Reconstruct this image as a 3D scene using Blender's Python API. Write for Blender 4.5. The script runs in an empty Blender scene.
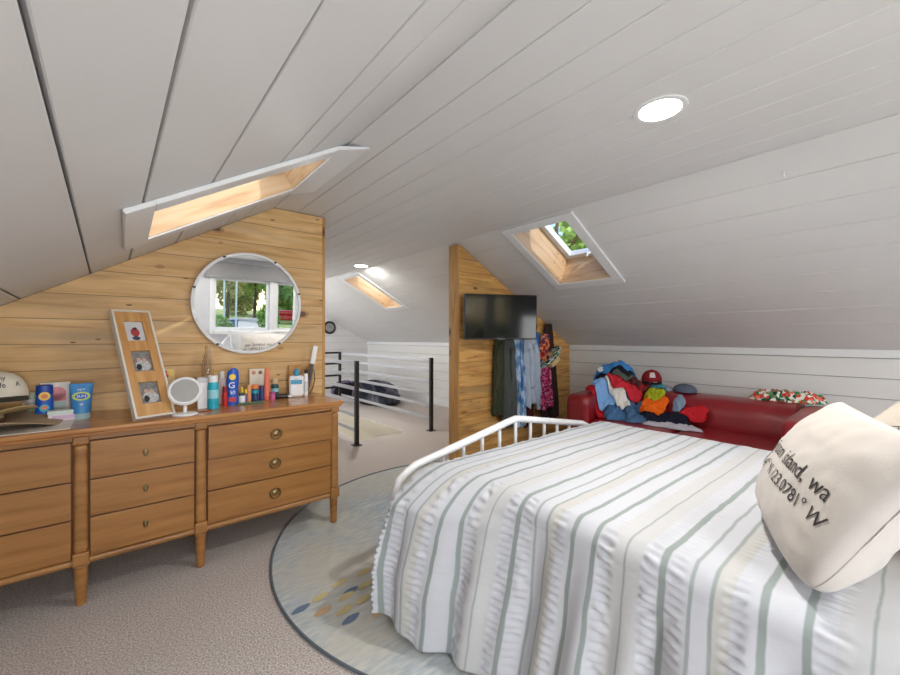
import bpy, bmesh, math, random
from mathutils import Vector, Matrix, noise, Euler
random.seed(7)
D = bpy.data
scene = bpy.context.scene
COL = scene.collection
PI = math.pi
# ------------------------------------------------------------------ camera
H = 1.22
cam_d = D.cameras.new('camera'); cam = D.objects.new('camera', cam_d); COL.objects.link(cam)
cam.location = (0, 0, H); cam.rotation_euler = (math.radians(90), 0, math.radians(-39.7))
cam_d.sensor_width = 36; cam_d.lens = 36 * 393 / 900; cam_d.clip_start = 0.02; cam_d.clip_end = 300
scene.camera = cam
# ------------------------------------------------------------------ world, sun, light
scene.view_settings.view_transform = 'Standard'; scene.view_settings.look = 'None'
scene.view_settings.gamma = 1; scene.view_settings.use_curve_mapping = False
scene.view_settings.exposure = 0.5
w = D.worlds.new('sky'); scene.world = w; w.use_nodes = True
wn = w.node_tree; wn.nodes.clear()
st = wn.nodes.new('ShaderNodeTexSky'); st.sky_type = 'NISHITA'; st.sun_disc = False
st.sun_elevation = math.radians(42); st.sun_rotation = math.radians(180)
bg = wn.nodes.new('ShaderNodeBackground'); bg.inputs[1].default_value = 0.28
wo = wn.nodes.new('ShaderNodeOutputWorld')
wn.links.new(st.outputs[0], bg.inputs[0]); wn.links.new(bg.outputs[0], wo.inputs[0])
def lamp(name, kind, loc, rot, energy, color=(1, 1, 1), size=1, size_y=None, shape=None, spread=None):
    l = D.lights.new(name, kind); l.energy = energy; l.color = color
    if kind == 'AREA':
        l.size = size
        if size_y: l.shape = 'RECTANGLE'; l.size_y = size_y
        if shape: l.shape = shape
        if spread: l.spread = spread
    o = D.objects.new(name, l); COL.objects.link(o); o.location = loc; o.rotation_euler = rot
    return o
sun = lamp('sun', 'SUN', (0, -5, 10), (math.radians(52), 0, math.radians(-4)), 1.9, (1, .96, .9)); sun.data.angle = math.radians(1)
# added fill lamps at two unseen windows of the gable wall behind the camera
lamp('window_daylight', 'AREA', (.15, -1.66, 1.15), (math.radians(90), 0, 0), 27, (.97, .985, 1), .68, .58)
lamp('window_daylight_right', 'AREA', (3.1, -1.66, 1.08), (math.radians(90), 0, 0), 9, (.97, .985, 1), .7, .6)
# daylight falling through the two skylights whose panes face away from the camera
lamp('skylight_daylight', 'AREA', (.315, 2.10, 2.155), (0, math.radians(-30.5), 0), 1.2, (.97, .99, 1), .5, .36)
lamp('skylight_daylight_far', 'AREA', (3.02, 5.31, 2.155), (0, math.radians(28.4), 0), 1.5, (.97, .99, 1), .55, .34)
lamp('far_daylight', 'AREA', (.3, 6.4, 1.6), (math.radians(90), 0, math.radians(-65)), 50, (1, 1, 1), 1.0, .8)  # added fill lamp hidden behind the wood wall, no window there
# ------------------------------------------------------------------ materials
MATS = {}
def nd(nt, t, **k):
    n = nt.nodes.new(t)
    for a, b in k.items():
        try: setattr(n, a, b)
        except Exception: n.inputs[a].default_value = b
    return n
def srgb(r, g, b):
    f = lambda c: ((c / 255 + .055) / 1.055) ** 2.4 if c > 10 else c / 255 / 12.92
    return (f(r), f(g), f(b), 1)
def base(name):
    m = D.materials.new(name); m.use_nodes = True; nt = m.node_tree
    p = nt.nodes['Principled BSDF']; return m, nt, p
def simple(name, c, rough=.5, metal=0, var=.06, scale=14, bump=0, bscale=60, spec=.5, emit=0, coat=0, sheen=0, alpha=None, trans=0, ior=1.45):
    if name in MATS: return MATS[name]
    m, nt, p = base(name)
    col = srgb(*c)
    tc = nd(nt, 'ShaderNodeTexCoord'); nz = nd(nt, 'ShaderNodeTexNoise'); nz.inputs['Scale'].default_value = scale; nz.inputs['Detail'].default_value = 4
    nt.links.new(tc.outputs['Object'], nz.inputs['Vector'])
    mx = nd(nt, 'ShaderNodeMix', data_type='RGBA')
    mx.inputs[6].default_value = tuple(max(0, c_ * (1 - var * 2)) for c_ in col[:3]) + (1,)
    mx.inputs[7].default_value = tuple(min(1, c_ * (1 + var * 2)) for c_ in col[:3]) + (1,)
    nt.links.new(nz.outputs[0], mx.inputs[0]); nt.links.new(mx.outputs[2], p.inputs['Base Color'])
    p.inputs['Roughness'].default_value = rough; p.inputs['Metallic'].default_value = metal
    p.inputs['Specular IOR Level'].default_value = spec; p.inputs['Coat Weight'].default_value = coat
    p.inputs['Sheen Weight'].default_value = sheen; p.inputs['Transmission Weight'].default_value = trans; p.inputs['IOR'].default_value = ior
    if bump:
        n2 = nd(nt, 'ShaderNodeTexNoise'); n2.inputs['Scale'].default_value = bscale; n2.inputs['Detail'].default_value = 5
        nt.links.new(tc.outputs['Object'], n2.inputs['Vector'])
        b = nd(nt, 'ShaderNodeBump'); b.inputs['Strength'].default_value = bump; b.inputs['Distance'].default_value = .01
        nt.links.new(n2.outputs[0], b.inputs['Height']); nt.links.new(b.outputs[0], p.inputs['Normal'])
    if emit:
        p.inputs['Emission Color'].default_value = col; p.inputs['Emission Strength'].default_value = emit
    MATS[name] = m; return m
def mth(nt, op, a, b=None, c=None):
    n = nt.nodes.new('ShaderNodeMath'); n.operation = op
    for i, v in enumerate((a, b, c)):
        if v is None: continue
        if isinstance(v, (int, float)): n.inputs[i].default_value = v
        else: nt.links.new(v, n.inputs[i])
    return n.outputs[0]
def ramp(nt, fac, stops):
    r = nt.nodes.new('ShaderNodeValToRGB'); e = r.color_ramp.elements
    while len(e) < len(stops): e.new(.5)
    for i, (p, c) in enumerate(stops): e[i].position = p; e[i].color = c
    nt.links.new(fac, r.inputs[0]); return r.outputs[0]
def mixc(nt, f, a, b, mode='MIX'):
    n = nt.nodes.new('ShaderNodeMix'); n.data_type = 'RGBA'; n.blend_type = mode
    for i, v in ((0, f), (6, a), (7, b)):
        if isinstance(v, (int, float)): n.inputs[i].default_value = v
        elif isinstance(v, tuple): n.inputs[i].default_value = v
        else: nt.links.new(v, n.inputs[i])
    return n.outputs[2]
def wood_planks(name, axis_len, pitch=.135, offset=0., light=(216, 172, 104), mid=(196, 146, 80), dark=(150, 100, 46), blue=(150, 128, 96), knots=True, rough=.5, gap=.012, seed=0., grain=1.):
    """boards stacked in z, running along x (0) or y (1); pitch None gives one clear board"""
    m, nt, p = base(name); L = nt.links
    tc = nd(nt, 'ShaderNodeTexCoord'); sp = nd(nt, 'ShaderNodeSeparateXYZ'); L.new(tc.outputs['Object'], sp.inputs[0])
    u = sp.outputs[axis_len]; z = sp.outputs[2]; o = sp.outputs[1 - axis_len] if axis_len < 2 else sp.outputs[0]
    if axis_len == 2: z = sp.outputs[0]; o = sp.outputs[1]
    if pitch:
        zz = mth(nt, 'DIVIDE', mth(nt, 'ADD', z, offset + 20 * pitch), pitch); idx = mth(nt, 'FLOOR', zz); fr = mth(nt, 'FRACT', zz)
    else:
        idx = mth(nt, 'MULTIPLY', z, 0.0); fr = mth(nt, 'ADD', idx, .5)
    cb = nd(nt, 'ShaderNodeCombineXYZ')
    L.new(mth(nt, 'ADD', u, mth(nt, 'MULTIPLY', idx, 7.31 + seed)), cb.inputs[0]); L.new(mth(nt, 'ADD', mth(nt, 'MULTIPLY', z, 1.0), mth(nt, 'MULTIPLY', o, .7)), cb.inputs[1]); L.new(mth(nt, 'MULTIPLY', idx, 3.17), cb.inputs[2])
    mp = nd(nt, 'ShaderNodeMapping'); mp.inputs['Scale'].default_value = (1.5, 16, 1); L.new(cb.outputs[0], mp.inputs[0])
    n1 = nd(nt, 'ShaderNodeTexNoise'); n1.inputs['Scale'].default_value = 1.6; n1.inputs['Detail'].default_value = 6; n1.inputs['Distortion'].default_value = .8 * grain; L.new(mp.outputs[0], n1.inputs[0])
    c = ramp(nt, n1.outputs[0], [(.3, srgb(*dark)), (.47, srgb(*mid)), (.66, srgb(*light))])
    m3 = nd(nt, 'ShaderNodeMapping'); m3.inputs['Scale'].default_value = (1.2, 4.5, 1); L.new(cb.outputs[0], m3.inputs[0])
    n3 = nd(nt, 'ShaderNodeTexNoise'); n3.inputs['Scale'].default_value = 1.1; n3.inputs['Detail'].default_value = 5; n3.inputs['Distortion'].default_value = .5; L.new(m3.outputs[0], n3.inputs[0])
    c = mixc(nt, mth(nt, 'MULTIPLY', ramp(nt, n3.outputs[0], [(.5, (0, 0, 0, 1)), (.72, (1, 1, 1, 1))]), .65), c, srgb(*blue))
    wn_ = nd(nt, 'ShaderNodeTexWhiteNoise', noise_dimensions='1D'); L.new(mth(nt, 'ADD', idx, .5 + seed), wn_.inputs['W'])
    c = mixc(nt, mth(nt, 'MULTIPLY', wn_.outputs[0], .45), c, srgb(*mid), 'MULTIPLY') if False else mixc(nt, mth(nt, 'MULTIPLY', wn_.outputs[0], .4), c, srgb(*dark))
    if knots:
        m4 = nd(nt, 'ShaderNodeMapping'); m4.inputs['Scale'].default_value = (2.6, 5.2, 1); L.new(cb.outputs[0], m4.inputs[0])
        v = nd(nt, 'ShaderNodeTexVoronoi'); v.inputs['Scale'].default_value = 1.0; L.new(m4.outputs[0], v.inputs[0])
        # only some cells own a knot
        sc = nd(nt, 'ShaderNodeSeparateColor'); L.new(v.outputs['Color'], sc.inputs[0])
        has = mth(nt, 'GREATER_THAN', sc.outputs[0], .2)
        rad = mth(nt, 'MULTIPLY', mth(nt, 'ADD', .035, mth(nt, 'MULTIPLY', sc.outputs[1], .07)), has)
        k = mth(nt, 'LESS_THAN', v.outputs['Distance'], rad)
        ring = mth(nt, 'MULTIPLY', mth(nt, 'LESS_THAN', v.outputs['Distance'], mth(nt, 'MULTIPLY', rad, 1.5)), .45)
        c = mixc(nt, ring, c, srgb(120, 70, 26)); c = mixc(nt, mth(nt, 'MULTIPLY', k, .8), c, srgb(84, 46, 22))
        m5 = nd(nt, 'ShaderNodeMapping'); m5.inputs['Scale'].default_value = (9, 30, 1); L.new(cb.outputs[0], m5.inputs[0])
        v2 = nd(nt, 'ShaderNodeTexVoronoi'); v2.inputs['Scale'].default_value = 1.0; L.new(m5.outputs[0], v2.inputs[0])
        s2 = nd(nt, 'ShaderNodeSeparateColor'); L.new(v2.outputs['Color'], s2.inputs[0])
        k2 = mth(nt, 'MULTIPLY', mth(nt, 'LESS_THAN', v2.outputs['Distance'], .13), mth(nt, 'GREATER_THAN', s2.outputs[0], .86))
        c = mixc(nt, mth(nt, 'MULTIPLY', k2, .85), c, srgb(40, 26, 16))
    if pitch:
        e = mth(nt, 'ADD', mth(nt, 'LESS_THAN', fr, gap), mth(nt, 'GREATER_THAN', fr, 1 - gap))
        c = mixc(nt, mth(nt, 'MULTIPLY', e, .75), c, srgb(70, 44, 22))
        b = nd(nt, 'ShaderNodeBump'); b.inputs['Strength'].default_value = .6; b.inputs['Distance'].default_value = .004
        L.new(mth(nt, 'SUBTRACT', mth(nt, 'MULTIPLY', n1.outputs[0], .15), e), b.inputs['Height']); L.new(b.outputs[0], p.inputs['Normal'])
    L.new(c, p.inputs['Base Color']); p.inputs['Roughness'].default_value = rough
    MATS[name] = m; return m
M_WALLWOOD = wood_planks('pine_boards', 0, .137, .05, light=(240, 204, 150), mid=(224, 182, 122), dark=(190, 146, 90), blue=(180, 158, 126), seed=.0)
M_TVWOOD = wood_planks('pine_boards_tv', 0, .125, .02, light=(238, 190, 118), mid=(220, 166, 94), dark=(172, 120, 62), blue=(150, 122, 86), seed=.7)
M_PINE = wood_planks('clear_pine', 2, None, light=(222, 178, 112), mid=(206, 156, 88), dark=(176, 122, 62), blue=(190, 150, 100))
M_REVEAL = wood_planks('reveal_pine', 0, None, light=(228, 202, 168), mid=(214, 182, 142), dark=(182, 144, 106), blue=(200, 170, 134), rough=.45)
M_REVEAL2 = wood_planks('reveal_pine_side', 1, None, light=(228, 202, 168), mid=(214, 182, 142), dark=(182, 144, 106), blue=(200, 170, 134), rough=.45)
M_DRESSER = wood_planks('walnut_veneer', 0, None, light=(188, 136, 78), mid=(170, 120, 66), dark=(138, 92, 46), blue=(158, 110, 60), knots=False, rough=.34, grain=.6)
M_DRTOP = wood_planks('walnut_top', 0, None, light=(204, 150, 92), mid=(188, 132, 76), dark=(164, 108, 58), blue=(180, 126, 76), knots=False, rough=.2, grain=.6)
M_WHITE = simple('white_paint', (222, 222, 222), .45, var=.025, scale=2.5, bump=.03, bscale=30)
M_WHITE2 = simple('white_paint_wall', (228, 228, 226), .5, var=.02, scale=2.5)
M_TRIM = simple('white_trim', (232, 234, 236), .35, var=.01)
M_GROOVE = simple('groove_shadow_board', (120, 118, 116), .8)
M_METALW = simple('white_metal', (235, 236, 238), .3, var=.01)
M_BLACK = simple('black_metal', (34, 34, 36), .4)
M_GREYBAR = simple('satin_steel', (196, 198, 204), .35, metal=.35, var=.03)
M_BRASS = simple('aged_brass', (150, 130, 92), .35, metal=.85)
M_GLASS = simple('clear_glass', (250, 250, 250), .0, var=0, trans=1, ior=1.45)
# thin window glass: mostly lets light pass
def pane_mat():
    m, nt, p = base('window_glass'); nt.nodes.remove(p)
    tr = nd(nt, 'ShaderNodeBsdfTransparent'); tr.inputs[0].default_value = (.95, .97, .97, 1); gl = nd(nt, 'ShaderNodeBsdfGlossy'); gl.inputs['Roughness'].default_value = .02
    mx = nd(nt, 'ShaderNodeMixShader'); mx.inputs[0].default_value = .06
    nt.links.new(tr.outputs[0], mx.inputs[1]); nt.links.new(gl.outputs[0], mx.inputs[2]); nt.links.new(mx.outputs[0], nt.nodes['Material Output'].inputs[0]); return m
M_PANE = pane_mat()
def carpet_mat():
    m, nt, p = base('carpet'); tc = nd(nt, 'ShaderNodeTexCoord'); L = nt.links
    a = nd(nt, 'ShaderNodeTexNoise'); a.inputs['Scale'].default_value = 150; a.inputs['Detail'].default_value = 8; L.new(tc.outputs['Object'], a.inputs[0])
    b = nd(nt, 'ShaderNodeTexNoise'); b.inputs['Scale'].default_value = 4; b.inputs['Detail'].default_value = 4; L.new(tc.outputs['Object'], b.inputs[0])
    c = ramp(nt, a.outputs[0], [(.34, srgb(146, 137, 131)), (.5, srgb(194, 185, 179)), (.66, srgb(232, 226, 221))])
    c = mixc(nt, mth(nt, 'MULTIPLY', b.outputs[0], .35), c, srgb(170, 158, 150))
    L.new(c, p.inputs['Base Color']); p.inputs['Roughness'].default_value = .95; p.inputs['Specular IOR Level'].default_value = .1
    bm_ = nd(nt, 'ShaderNodeBump'); bm_.inputs['Strength'].default_value = .6; bm_.inputs['Distance'].default_value = .006; L.new(a.outputs[0], bm_.inputs['Height']); L.new(bm_.outputs[0], p.inputs['Normal'])
    return m
M_CARPET = carpet_mat()
# ------------------------------------------------------------------ mesh helpers
class MB:
    def __init__(s): s.v = []; s.f = []; s.m = []; s.uv = None
    def add(s, vs, fs, mi=0):
        o = len(s.v); s.v += [tuple(v) for v in vs]; s.f += [tuple(i + o for i in f) for f in fs]; s.m += [mi] * len(fs); return s
    def box(s, a, b, mi=0, mat=None):
        x0, y0, z0 = a; x1, y1, z1 = b
        vs = [Vector(p) for p in [(x0, y0, z0), (x1, y0, z0), (x1, y1, z0), (x0, y1, z0), (x0, y0, z1), (x1, y0, z1), (x1, y1, z1), (x0, y1, z1)]]
        if mat is not None: vs = [mat @ v for v in vs]
        return s.add(vs, [(0, 3, 2, 1), (4, 5, 6, 7), (0, 1, 5, 4), (1, 2, 6, 5), (2, 3, 7, 6), (3, 0, 4, 7)], mi)
    def rbox(s, a, b, r=.01, seg=3, mi=0, mat=None):
        bm = bmesh.new(); bmesh.ops.create_cube(bm, size=1)
        c = [(a[i] + b[i]) / 2 for i in range(3)]; d = [b[i] - a[i] for i in range(3)]
        for v in bm.verts: v.co = Vector((c[0] + v.co.x * d[0], c[1] + v.co.y * d[1], c[2] + v.co.z * d[2]))
        bmesh.ops.bevel(bm, geom=list(bm.edges), offset=min(r, min(d) * .49), segments=seg, profile=.5, affect='EDGES')
        if mat is not None: bm.transform(mat)
        bm.verts.index_update(); s.add([v.co[:] for v in bm.verts], [[v.index for v in f.verts] for f in bm.faces], mi); bm.free(); return s
    def lathe(s, prof, n=24, c=(0, 0, 0), mi=0, mat=None, sx=1, sy=1, cap=True):
        vs = []; fs = []
        for r, z in prof:
            for k in range(n):
                a = 2 * PI * k / n; v = Vector((c[0] + r * math.cos(a) * sx, c[1] + r * math.sin(a) * sy, c[2] + z)); vs.append(mat @ v if mat is not None else v)
        for i in range(len(prof) - 1):
            for k in range(n): fs.append((i * n + k, i * n + (k + 1) % n, (i + 1) * n + (k + 1) % n, (i + 1) * n + k))
        if cap: fs.append(tuple(range(n))[::-1]); fs.append(tuple((len(prof) - 1) * n + k for k in range(n)))
        return s.add(vs, fs, mi)
    def tube(s, pts, r, n=10, mi=0, closed=False, cap=True, flat=None):
        pts = [Vector(p) for p in pts]; vs = []; fs = []; N = len(pts); rr = r if isinstance(r, (list, tuple)) else [r] * N
        up = None
        for i, p in enumerate(pts):
            if closed: t = (pts[(i + 1) % N] - pts[i - 1])
            else: t = pts[min(i + 1, N - 1)] - pts[max(i - 1, 0)]
            t.normalize()
            if up is None:
                up = Vector((0, 0, 1)) if abs(t.z) < .9 else Vector((0, 1, 0))
            a = t.cross(up); a.normalize(); b = a.cross(t); b.normalize(); up = b
            for k in range(n):
                th = 2 * PI * k / n; vs.append(p + (a * math.cos(th) + b * math.sin(th) * (flat or 1)) * rr[i])
        for i in range(N if closed else N - 1):
            j = (i + 1) % N
            for k in range(n): fs.append((i * n + k, i * n + (k + 1) % n, j * n + (k + 1) % n, j * n + k))
        if cap and not closed: fs.append(tuple(range(n))[::-1]); fs.append(tuple((N - 1) * n + k for k in range(n)))
        return s.add(vs, fs, mi)
    def build(s, name, mats, parent=None, smooth=None, at=None):
        """at: origin of the object (vertices are given in parent space)"""
        me = D.meshes.new(name); o = Vector(at) if at is not None else Vector((0, 0, 0))
        me.from_pydata([tuple(Vector(v) - o) for v in s.v], [], s.f)
        if not isinstance(mats, (list, tuple)): mats = [mats]
        for m in mats: me.materials.append(m)
        me.polygons.foreach_set('material_index', s.m)
        me.update()
        bm = bmesh.new(); bm.from_mesh(me); bmesh.ops.recalc_face_normals(bm, faces=list(bm.faces)); bm.to_mesh(me); bm.free()
        if smooth is not None:
            me.polygons.foreach_set('use_smooth', [True] * len(me.polygons))
            if smooth < 179:
                bm = bmesh.new(); bm.from_mesh(me)
                for e in bm.edges:
                    if len(e.link_faces) == 2 and e.calc_face_angle(0) > math.radians(smooth): e.smooth = False
                bm.to_mesh(me); bm.free()
        ob = D.objects.new(name, me); COL.objects.link(ob); ob.location = o
        if smooth is not None and smooth < 100:
            wm = ob.modifiers.new('weighted', 'WEIGHTED_NORMAL'); wm.keep_sharp = True
        if parent is not None: ob.parent = parent
        return ob
def tag(o, label, cat, group=None, kind=None):
    o['label'] = label; o['category'] = cat
    if group: o['group'] = group
    if kind: o['kind'] = kind
    return o
def thing(name, loc, label, cat, rz=0, group=None, rot=None):
    o = D.objects.new(name, None); COL.objects.link(o); o.location = loc; o.rotation_euler = rot or (0, 0, rz); o.empty_display_size = .1
    return tag(o, label, cat, group)
def struct(o): o['kind'] = 'structure'; return o
def dup(root, loc=None, rz=None):
    r = root.copy(); COL.objects.link(r)
    if loc is not None: r.location = loc
    if rz is not None: r.rotation_euler = (0, 0, rz)
    for ch in list(root.children):
        c = ch.copy(); COL.objects.link(c); c.parent = r
        for g in list(ch.children):
            e = g.copy(); COL.objects.link(e); e.parent = c
    return r
def text_mesh(txt, size, extrude=0.0):
    cu = D.curves.new('lettering', 'FONT'); cu.body = txt; cu.size = size; cu.extrude = extrude; cu.align_x = 'CENTER'; cu.align_y = 'CENTER'; cu.resolution_u = 4
    ob = D.objects.new('lettering', cu); COL.objects.link(ob)
    bpy.context.view_layer.update()
    dg = bpy.context.evaluated_depsgraph_get(); me = D.meshes.new_from_object(ob.evaluated_get(dg))
    vs = [v.co.copy() for v in me.vertices]; fs = [tuple(p.vertices) for p in me.polygons]
    D.objects.remove(ob); D.curves.remove(cu); D.meshes.remove(me)
    return vs, fs

# ------------------------------------------------------------------ the shell
FOLD_L, FOLD_R, ZC = .825, 2.465, 2.145
SL, SR = .589, .54
KX, KZ = 4.36, 2.145 - .54 * (4.36 - 2.465)
LX = -1.45; LZ = ZC - SL * (FOLD_L - LX)
Y0, Y1 = -1.7, 8.25
def plank_panel(name, org, V, N, rows, u0, u1, hole=None, gap=.006, thick=.018, mat=None, shear=None):
    """boards along Y; rows = list of distances along V; faces on the plane, thickness along N"""
    V = Vector(V).normalized(); N = Vector(N).normalized(); org = Vector(org); U = Vector((0, 1, 0)); mb = MB()
    def piece(a, b, c, d, n0=0., n1=thick, mi=0, k0=1, k1=1):
        if b - a < 1e-4 or d - c < 1e-4: return
        P = lambda u, v, n: org + U * u + V * (v + (shear(v) * (u - 1.8) if shear and mi == 0 else 0)) + N * n
        ch = .0025; c0, c1 = ch * k0, ch * k1
        if mi == 0:
            vs = [P(a, c + c0, n0), P(b, c + c0, n0), P(b, d - c1, n0), P(a, d - c1, n0), P(a, c, n0 + ch), P(b, c, n0 + ch), P(b, d, n0 + ch), P(a, d, n0 + ch), P(a, c, n1), P(b, c, n1), P(b, d, n1), P(a, d, n1)]
            fs = [(0, 1, 2, 3), (0, 4, 5, 1), (2, 6, 7, 3), (4, 8, 9, 5), (6, 10, 11, 7), (8, 11, 10, 9), (0, 3, 7, 4), (4, 7, 11, 8), (1, 5, 6, 2), (5, 9, 10, 6)]
        else:
            vs = [P(a, c, n0), P(b, c, n0), P(b, d, n0), P(a, d, n0), P(a, c, n1), P(b, c, n1), P(b, d, n1), P(a, d, n1)]
            fs = [(0, 3, 2, 1), (4, 5, 6, 7), (0, 1, 5, 4), (1, 2, 6, 5), (2, 3, 7, 6), (3, 0, 4, 7)]
        mb.add(vs, fs, mi)
    holes = hole or []
    def cut(c, d, n0, n1, mi):
        # split [c,d] at hole bounds
        cs = sorted({c, d} | {x for h in holes for x in (h[2], h[3]) if c < x < d})
        for p, q in zip(cs[:-1], cs[1:]):
            us = sorted([(h[0], h[1]) for h in holes if h[2] <= p + 1e-6 and h[3] >= q - 1e-6])
            x = u0
            for (a, b) in us: piece(x, a, p, q, n0, n1, mi, p == c, q == d); x = b
            piece(x, u1, p, q, n0, n1, mi, p == c, q == d)
    for a, b in zip(rows[:-1], rows[1:]): cut(a + gap / 2, b - gap / 2, 0, thick, 0)
    cut(rows[0] - .05, rows[-1], thick, thick + .05, 1)
    return struct(mb.build(name, [mat or M_WHITE, M_GROOVE]))
kl = math.sqrt(1 + SL * SL); kr = math.sqrt(1 + SR * SR)
VL = Vector((-1, 0, -SL)).normalized(); NL = Vector((-SL, 0, 1)).normalized()
VR = Vector((1, 0, -SR)).normalized(); NR = Vector((SR, 0, 1)).normalized()
S1 = (1.83, 2.37, .065 * kl, .745 * kl)       # Y range, slope range
S2 = (1.70, 2.22, .075 * kr, .745 * kr)
S3 = (5.07, 5.56, .085 * kr, .81 * kr)
plank_panel('ceiling_left', (FOLD_L, 0, ZC), VL, NL, [(FOLD_L - x) * kl for x in (.825, .63, .512, .262, .052, -.115, -.385, -.585, -.785, -.985, -1.185, -1.42)], Y0 - .05, Y1, [S1], .008, shear=lambda v: .026 * max(0, min(1, (v - .38) / .5)))
plank_panel('ceiling', (FOLD_L, 0, ZC), (1, 0, 0), (0, 0, 1), [.164 * i for i in range(11)], Y0 - .05, Y1, [(.683 - .075, .683 + .075, .849 - .075, .849 + .075)] if False else None, .0035)
plank_panel('ceiling_right', (FOLD_R, 0, ZC), VR, NR, [.19 * kr * i for i in range(10)] + [KZ and (KX + .03 - FOLD_R) * kr], Y0 - .05, Y1, [S2, S3], .0035)
# knee wall right
mb = MB(); z = 0
for k in range(8):
    z0 = k * .152; z1 = min(z0 + .1485, KZ)
    if z1 > z0: mb.box((KX, Y0, z0 + .0015), (KX + .018, Y1, z1))
mb.box((KX + .016, Y0, -.1), (KX + .08, Y1, KZ + .03), 1)
struct(mb.build('wall_right', [M_WHITE2, M_GROOVE]))
struct(MB().box((KX - .018, Y0, KZ - .055), (KX, Y1, KZ + .006)).build('trim_1', M_TRIM))
struct(MB().rbox((KX - .016, Y0, 0), (KX, Y1, .1), .004).build('baseboard_right', M_TRIM))
mb = MB()
for k in range(6): mb.box((LX - .02, Y0, k * .152 + .002), (LX, Y1, min(k * .152 + .149, LZ + .02)))
mb.box((LX - .08, Y0, 0), (LX - .015, Y1, LZ + .05), 1)
struct(mb.build('wall_left', [M_WHITE2, M_GROOVE]))
# gable outline in XZ
def gable_prism(name, y0, y1, mats, holes=()):
    """gable wall made of vertical strips so that window holes stay open"""
    xs = sorted({LX, FOLD_L, FOLD_R, KX} | {h[i] for h in holes for i in (0, 1)})
    zt = lambda x: ZC - SL * (FOLD_L - x) if x < FOLD_L else (ZC if x <= FOLD_R else ZC - SR * (x - FOLD_R))
    mb = MB()
    for a, b in zip(xs[:-1], xs[1:]):
        hs = sorted([(h[2], h[3]) for h in holes if h[0] <= a + 1e-6 and h[1] >= b - 1e-6]); z = -.1; segs = []
        for (p, q) in hs: segs.append((z, p, p)); z = q
        segs.append((z, zt(a) + .01, zt(b) + .01))
        for (lo, ta, tb) in segs:
            vs = [(a, y0, lo), (b, y0, lo), (b, y1, lo), (a, y1, lo), (a, y0, ta), (b, y0, tb), (b, y1, tb), (a, y1, ta)]
            mb.add(vs, [(0, 3, 2, 1), (4, 5, 6, 7), (0, 1, 5, 4), (1, 2, 6, 5), (2, 3, 7, 6), (3, 0, 4, 7)])
    return struct(mb.build(name, mats))
def shiplap_mat(name, c):
    m, nt, p = base(name); L = nt.links; tc = nd(nt, 'ShaderNodeTexCoord'); sp = nd(nt, 'ShaderNodeSeparateXYZ'); L.new(tc.outputs['Object'], sp.inputs[0])
    fr = mth(nt, 'FRACT', mth(nt, 'DIVIDE', mth(nt, 'ADD', sp.outputs[2], 3), .152)); e = mth(nt, 'LESS_THAN', fr, .022)
    nz = nd(nt, 'ShaderNodeTexNoise'); nz.inputs['Scale'].default_value = 3; L.new(tc.outputs['Object'], nz.inputs[0])
    cc = mixc(nt, nz.outputs[0], srgb(*c), srgb(*[x - 8 for x in c])); L.new(mixc(nt, mth(nt, 'MULTIPLY', e, .6), cc, srgb(110, 110, 110)), p.inputs['Base Color']); p.inputs['Roughness'].default_value = .5
    b = nd(nt, 'ShaderNodeBump'); b.inputs['Distance'].default_value = .004; L.new(mth(nt, 'SUBTRACT', 1., e), b.inputs['Height']); L.new(b.outputs[0], p.inputs['Normal']); return m
M_SHIP = shiplap_mat('white_shiplap', (226, 226, 226))
WA = (1.15, 2.02, .92, 1.80); WB = (2.14, 2.50, .92, 1.80); WC = (-.2, .5, .85, 1.45); WD = (2.75, 3.45, .78, 1.38)
gable_prism('wall_far', Y1, Y1 + .1, M_SHIP)
gable_prism('wall_back', Y0 - .12, Y0, simple('back_wall_paint', (206, 208, 214), .5, var=.02, scale=2), [WA, WB, WC, WD])
# back windows
def back_window(n, r):
    x0, x1, z0, z1 = r; y = Y0
    root = struct(thing('window_%d' % n, ((x0 + x1) / 2, y, z0), 'x', 'window')); del root['label']; del root['category']
    L_ = Matrix.Translation(-root.location)
    t = .06
    for (a, b) in (((x0 - t, y, z0 - t), (x0, y + .02, z1 + t)), ((x1, y, z0 - t), (x1 + t, y + .02, z1 + t)), ((x0, y, z1), (x1, y + .02, z1 + t)), ((x0 - .0, y, z0 - t), (x1, y + .05, z0))):
        struct(MB().rbox(a, b, .004, mat=L_).build('casing', M_TRIM, root))
    m = MB()
    for (a, b) in (((x0, y - .09, z0), (x0 + .04, y - .05, z1)), ((x1 - .04, y - .09, z0), (x1, y - .05, z1)), ((x0 + .04, y - .09, z0), (x1 - .04, y - .05, z0 + .05)), ((x0 + .04, y - .09, z1 - .04), (x1 - .04, y - .05, z1))): m.box(a, b, 0, L_)
    struct(m.build('sash', M_TRIM, root)); struct(MB().box((x0 + .04, y - .073, z0 + .05), (x1 - .04, y - .069, z1 - .04), 0, L_).build('pane', M_PANE, root))
back_window(1, WA); back_window(2, WB); back_window(6, WC); back_window(7, WD)  # last two are unseen, put in to house the fill lamps
# roller blind above the windows (seen in the round mirror)
b = MB().rbox((1.0, Y0 + .025, 1.83), (2.66, Y0 + .06, 2.06), .006); b.rbox((1.0, Y0 + .02, 1.80), (2.66, Y0 + .066, 1.83), .004, mi=0)
tag(b.build('roller_blind', simple('blind_fabric', (150, 150, 152), .8, bump=.1)), 'grey rolled blind above the garden window seen in the round mirror', 'blind')

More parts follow.
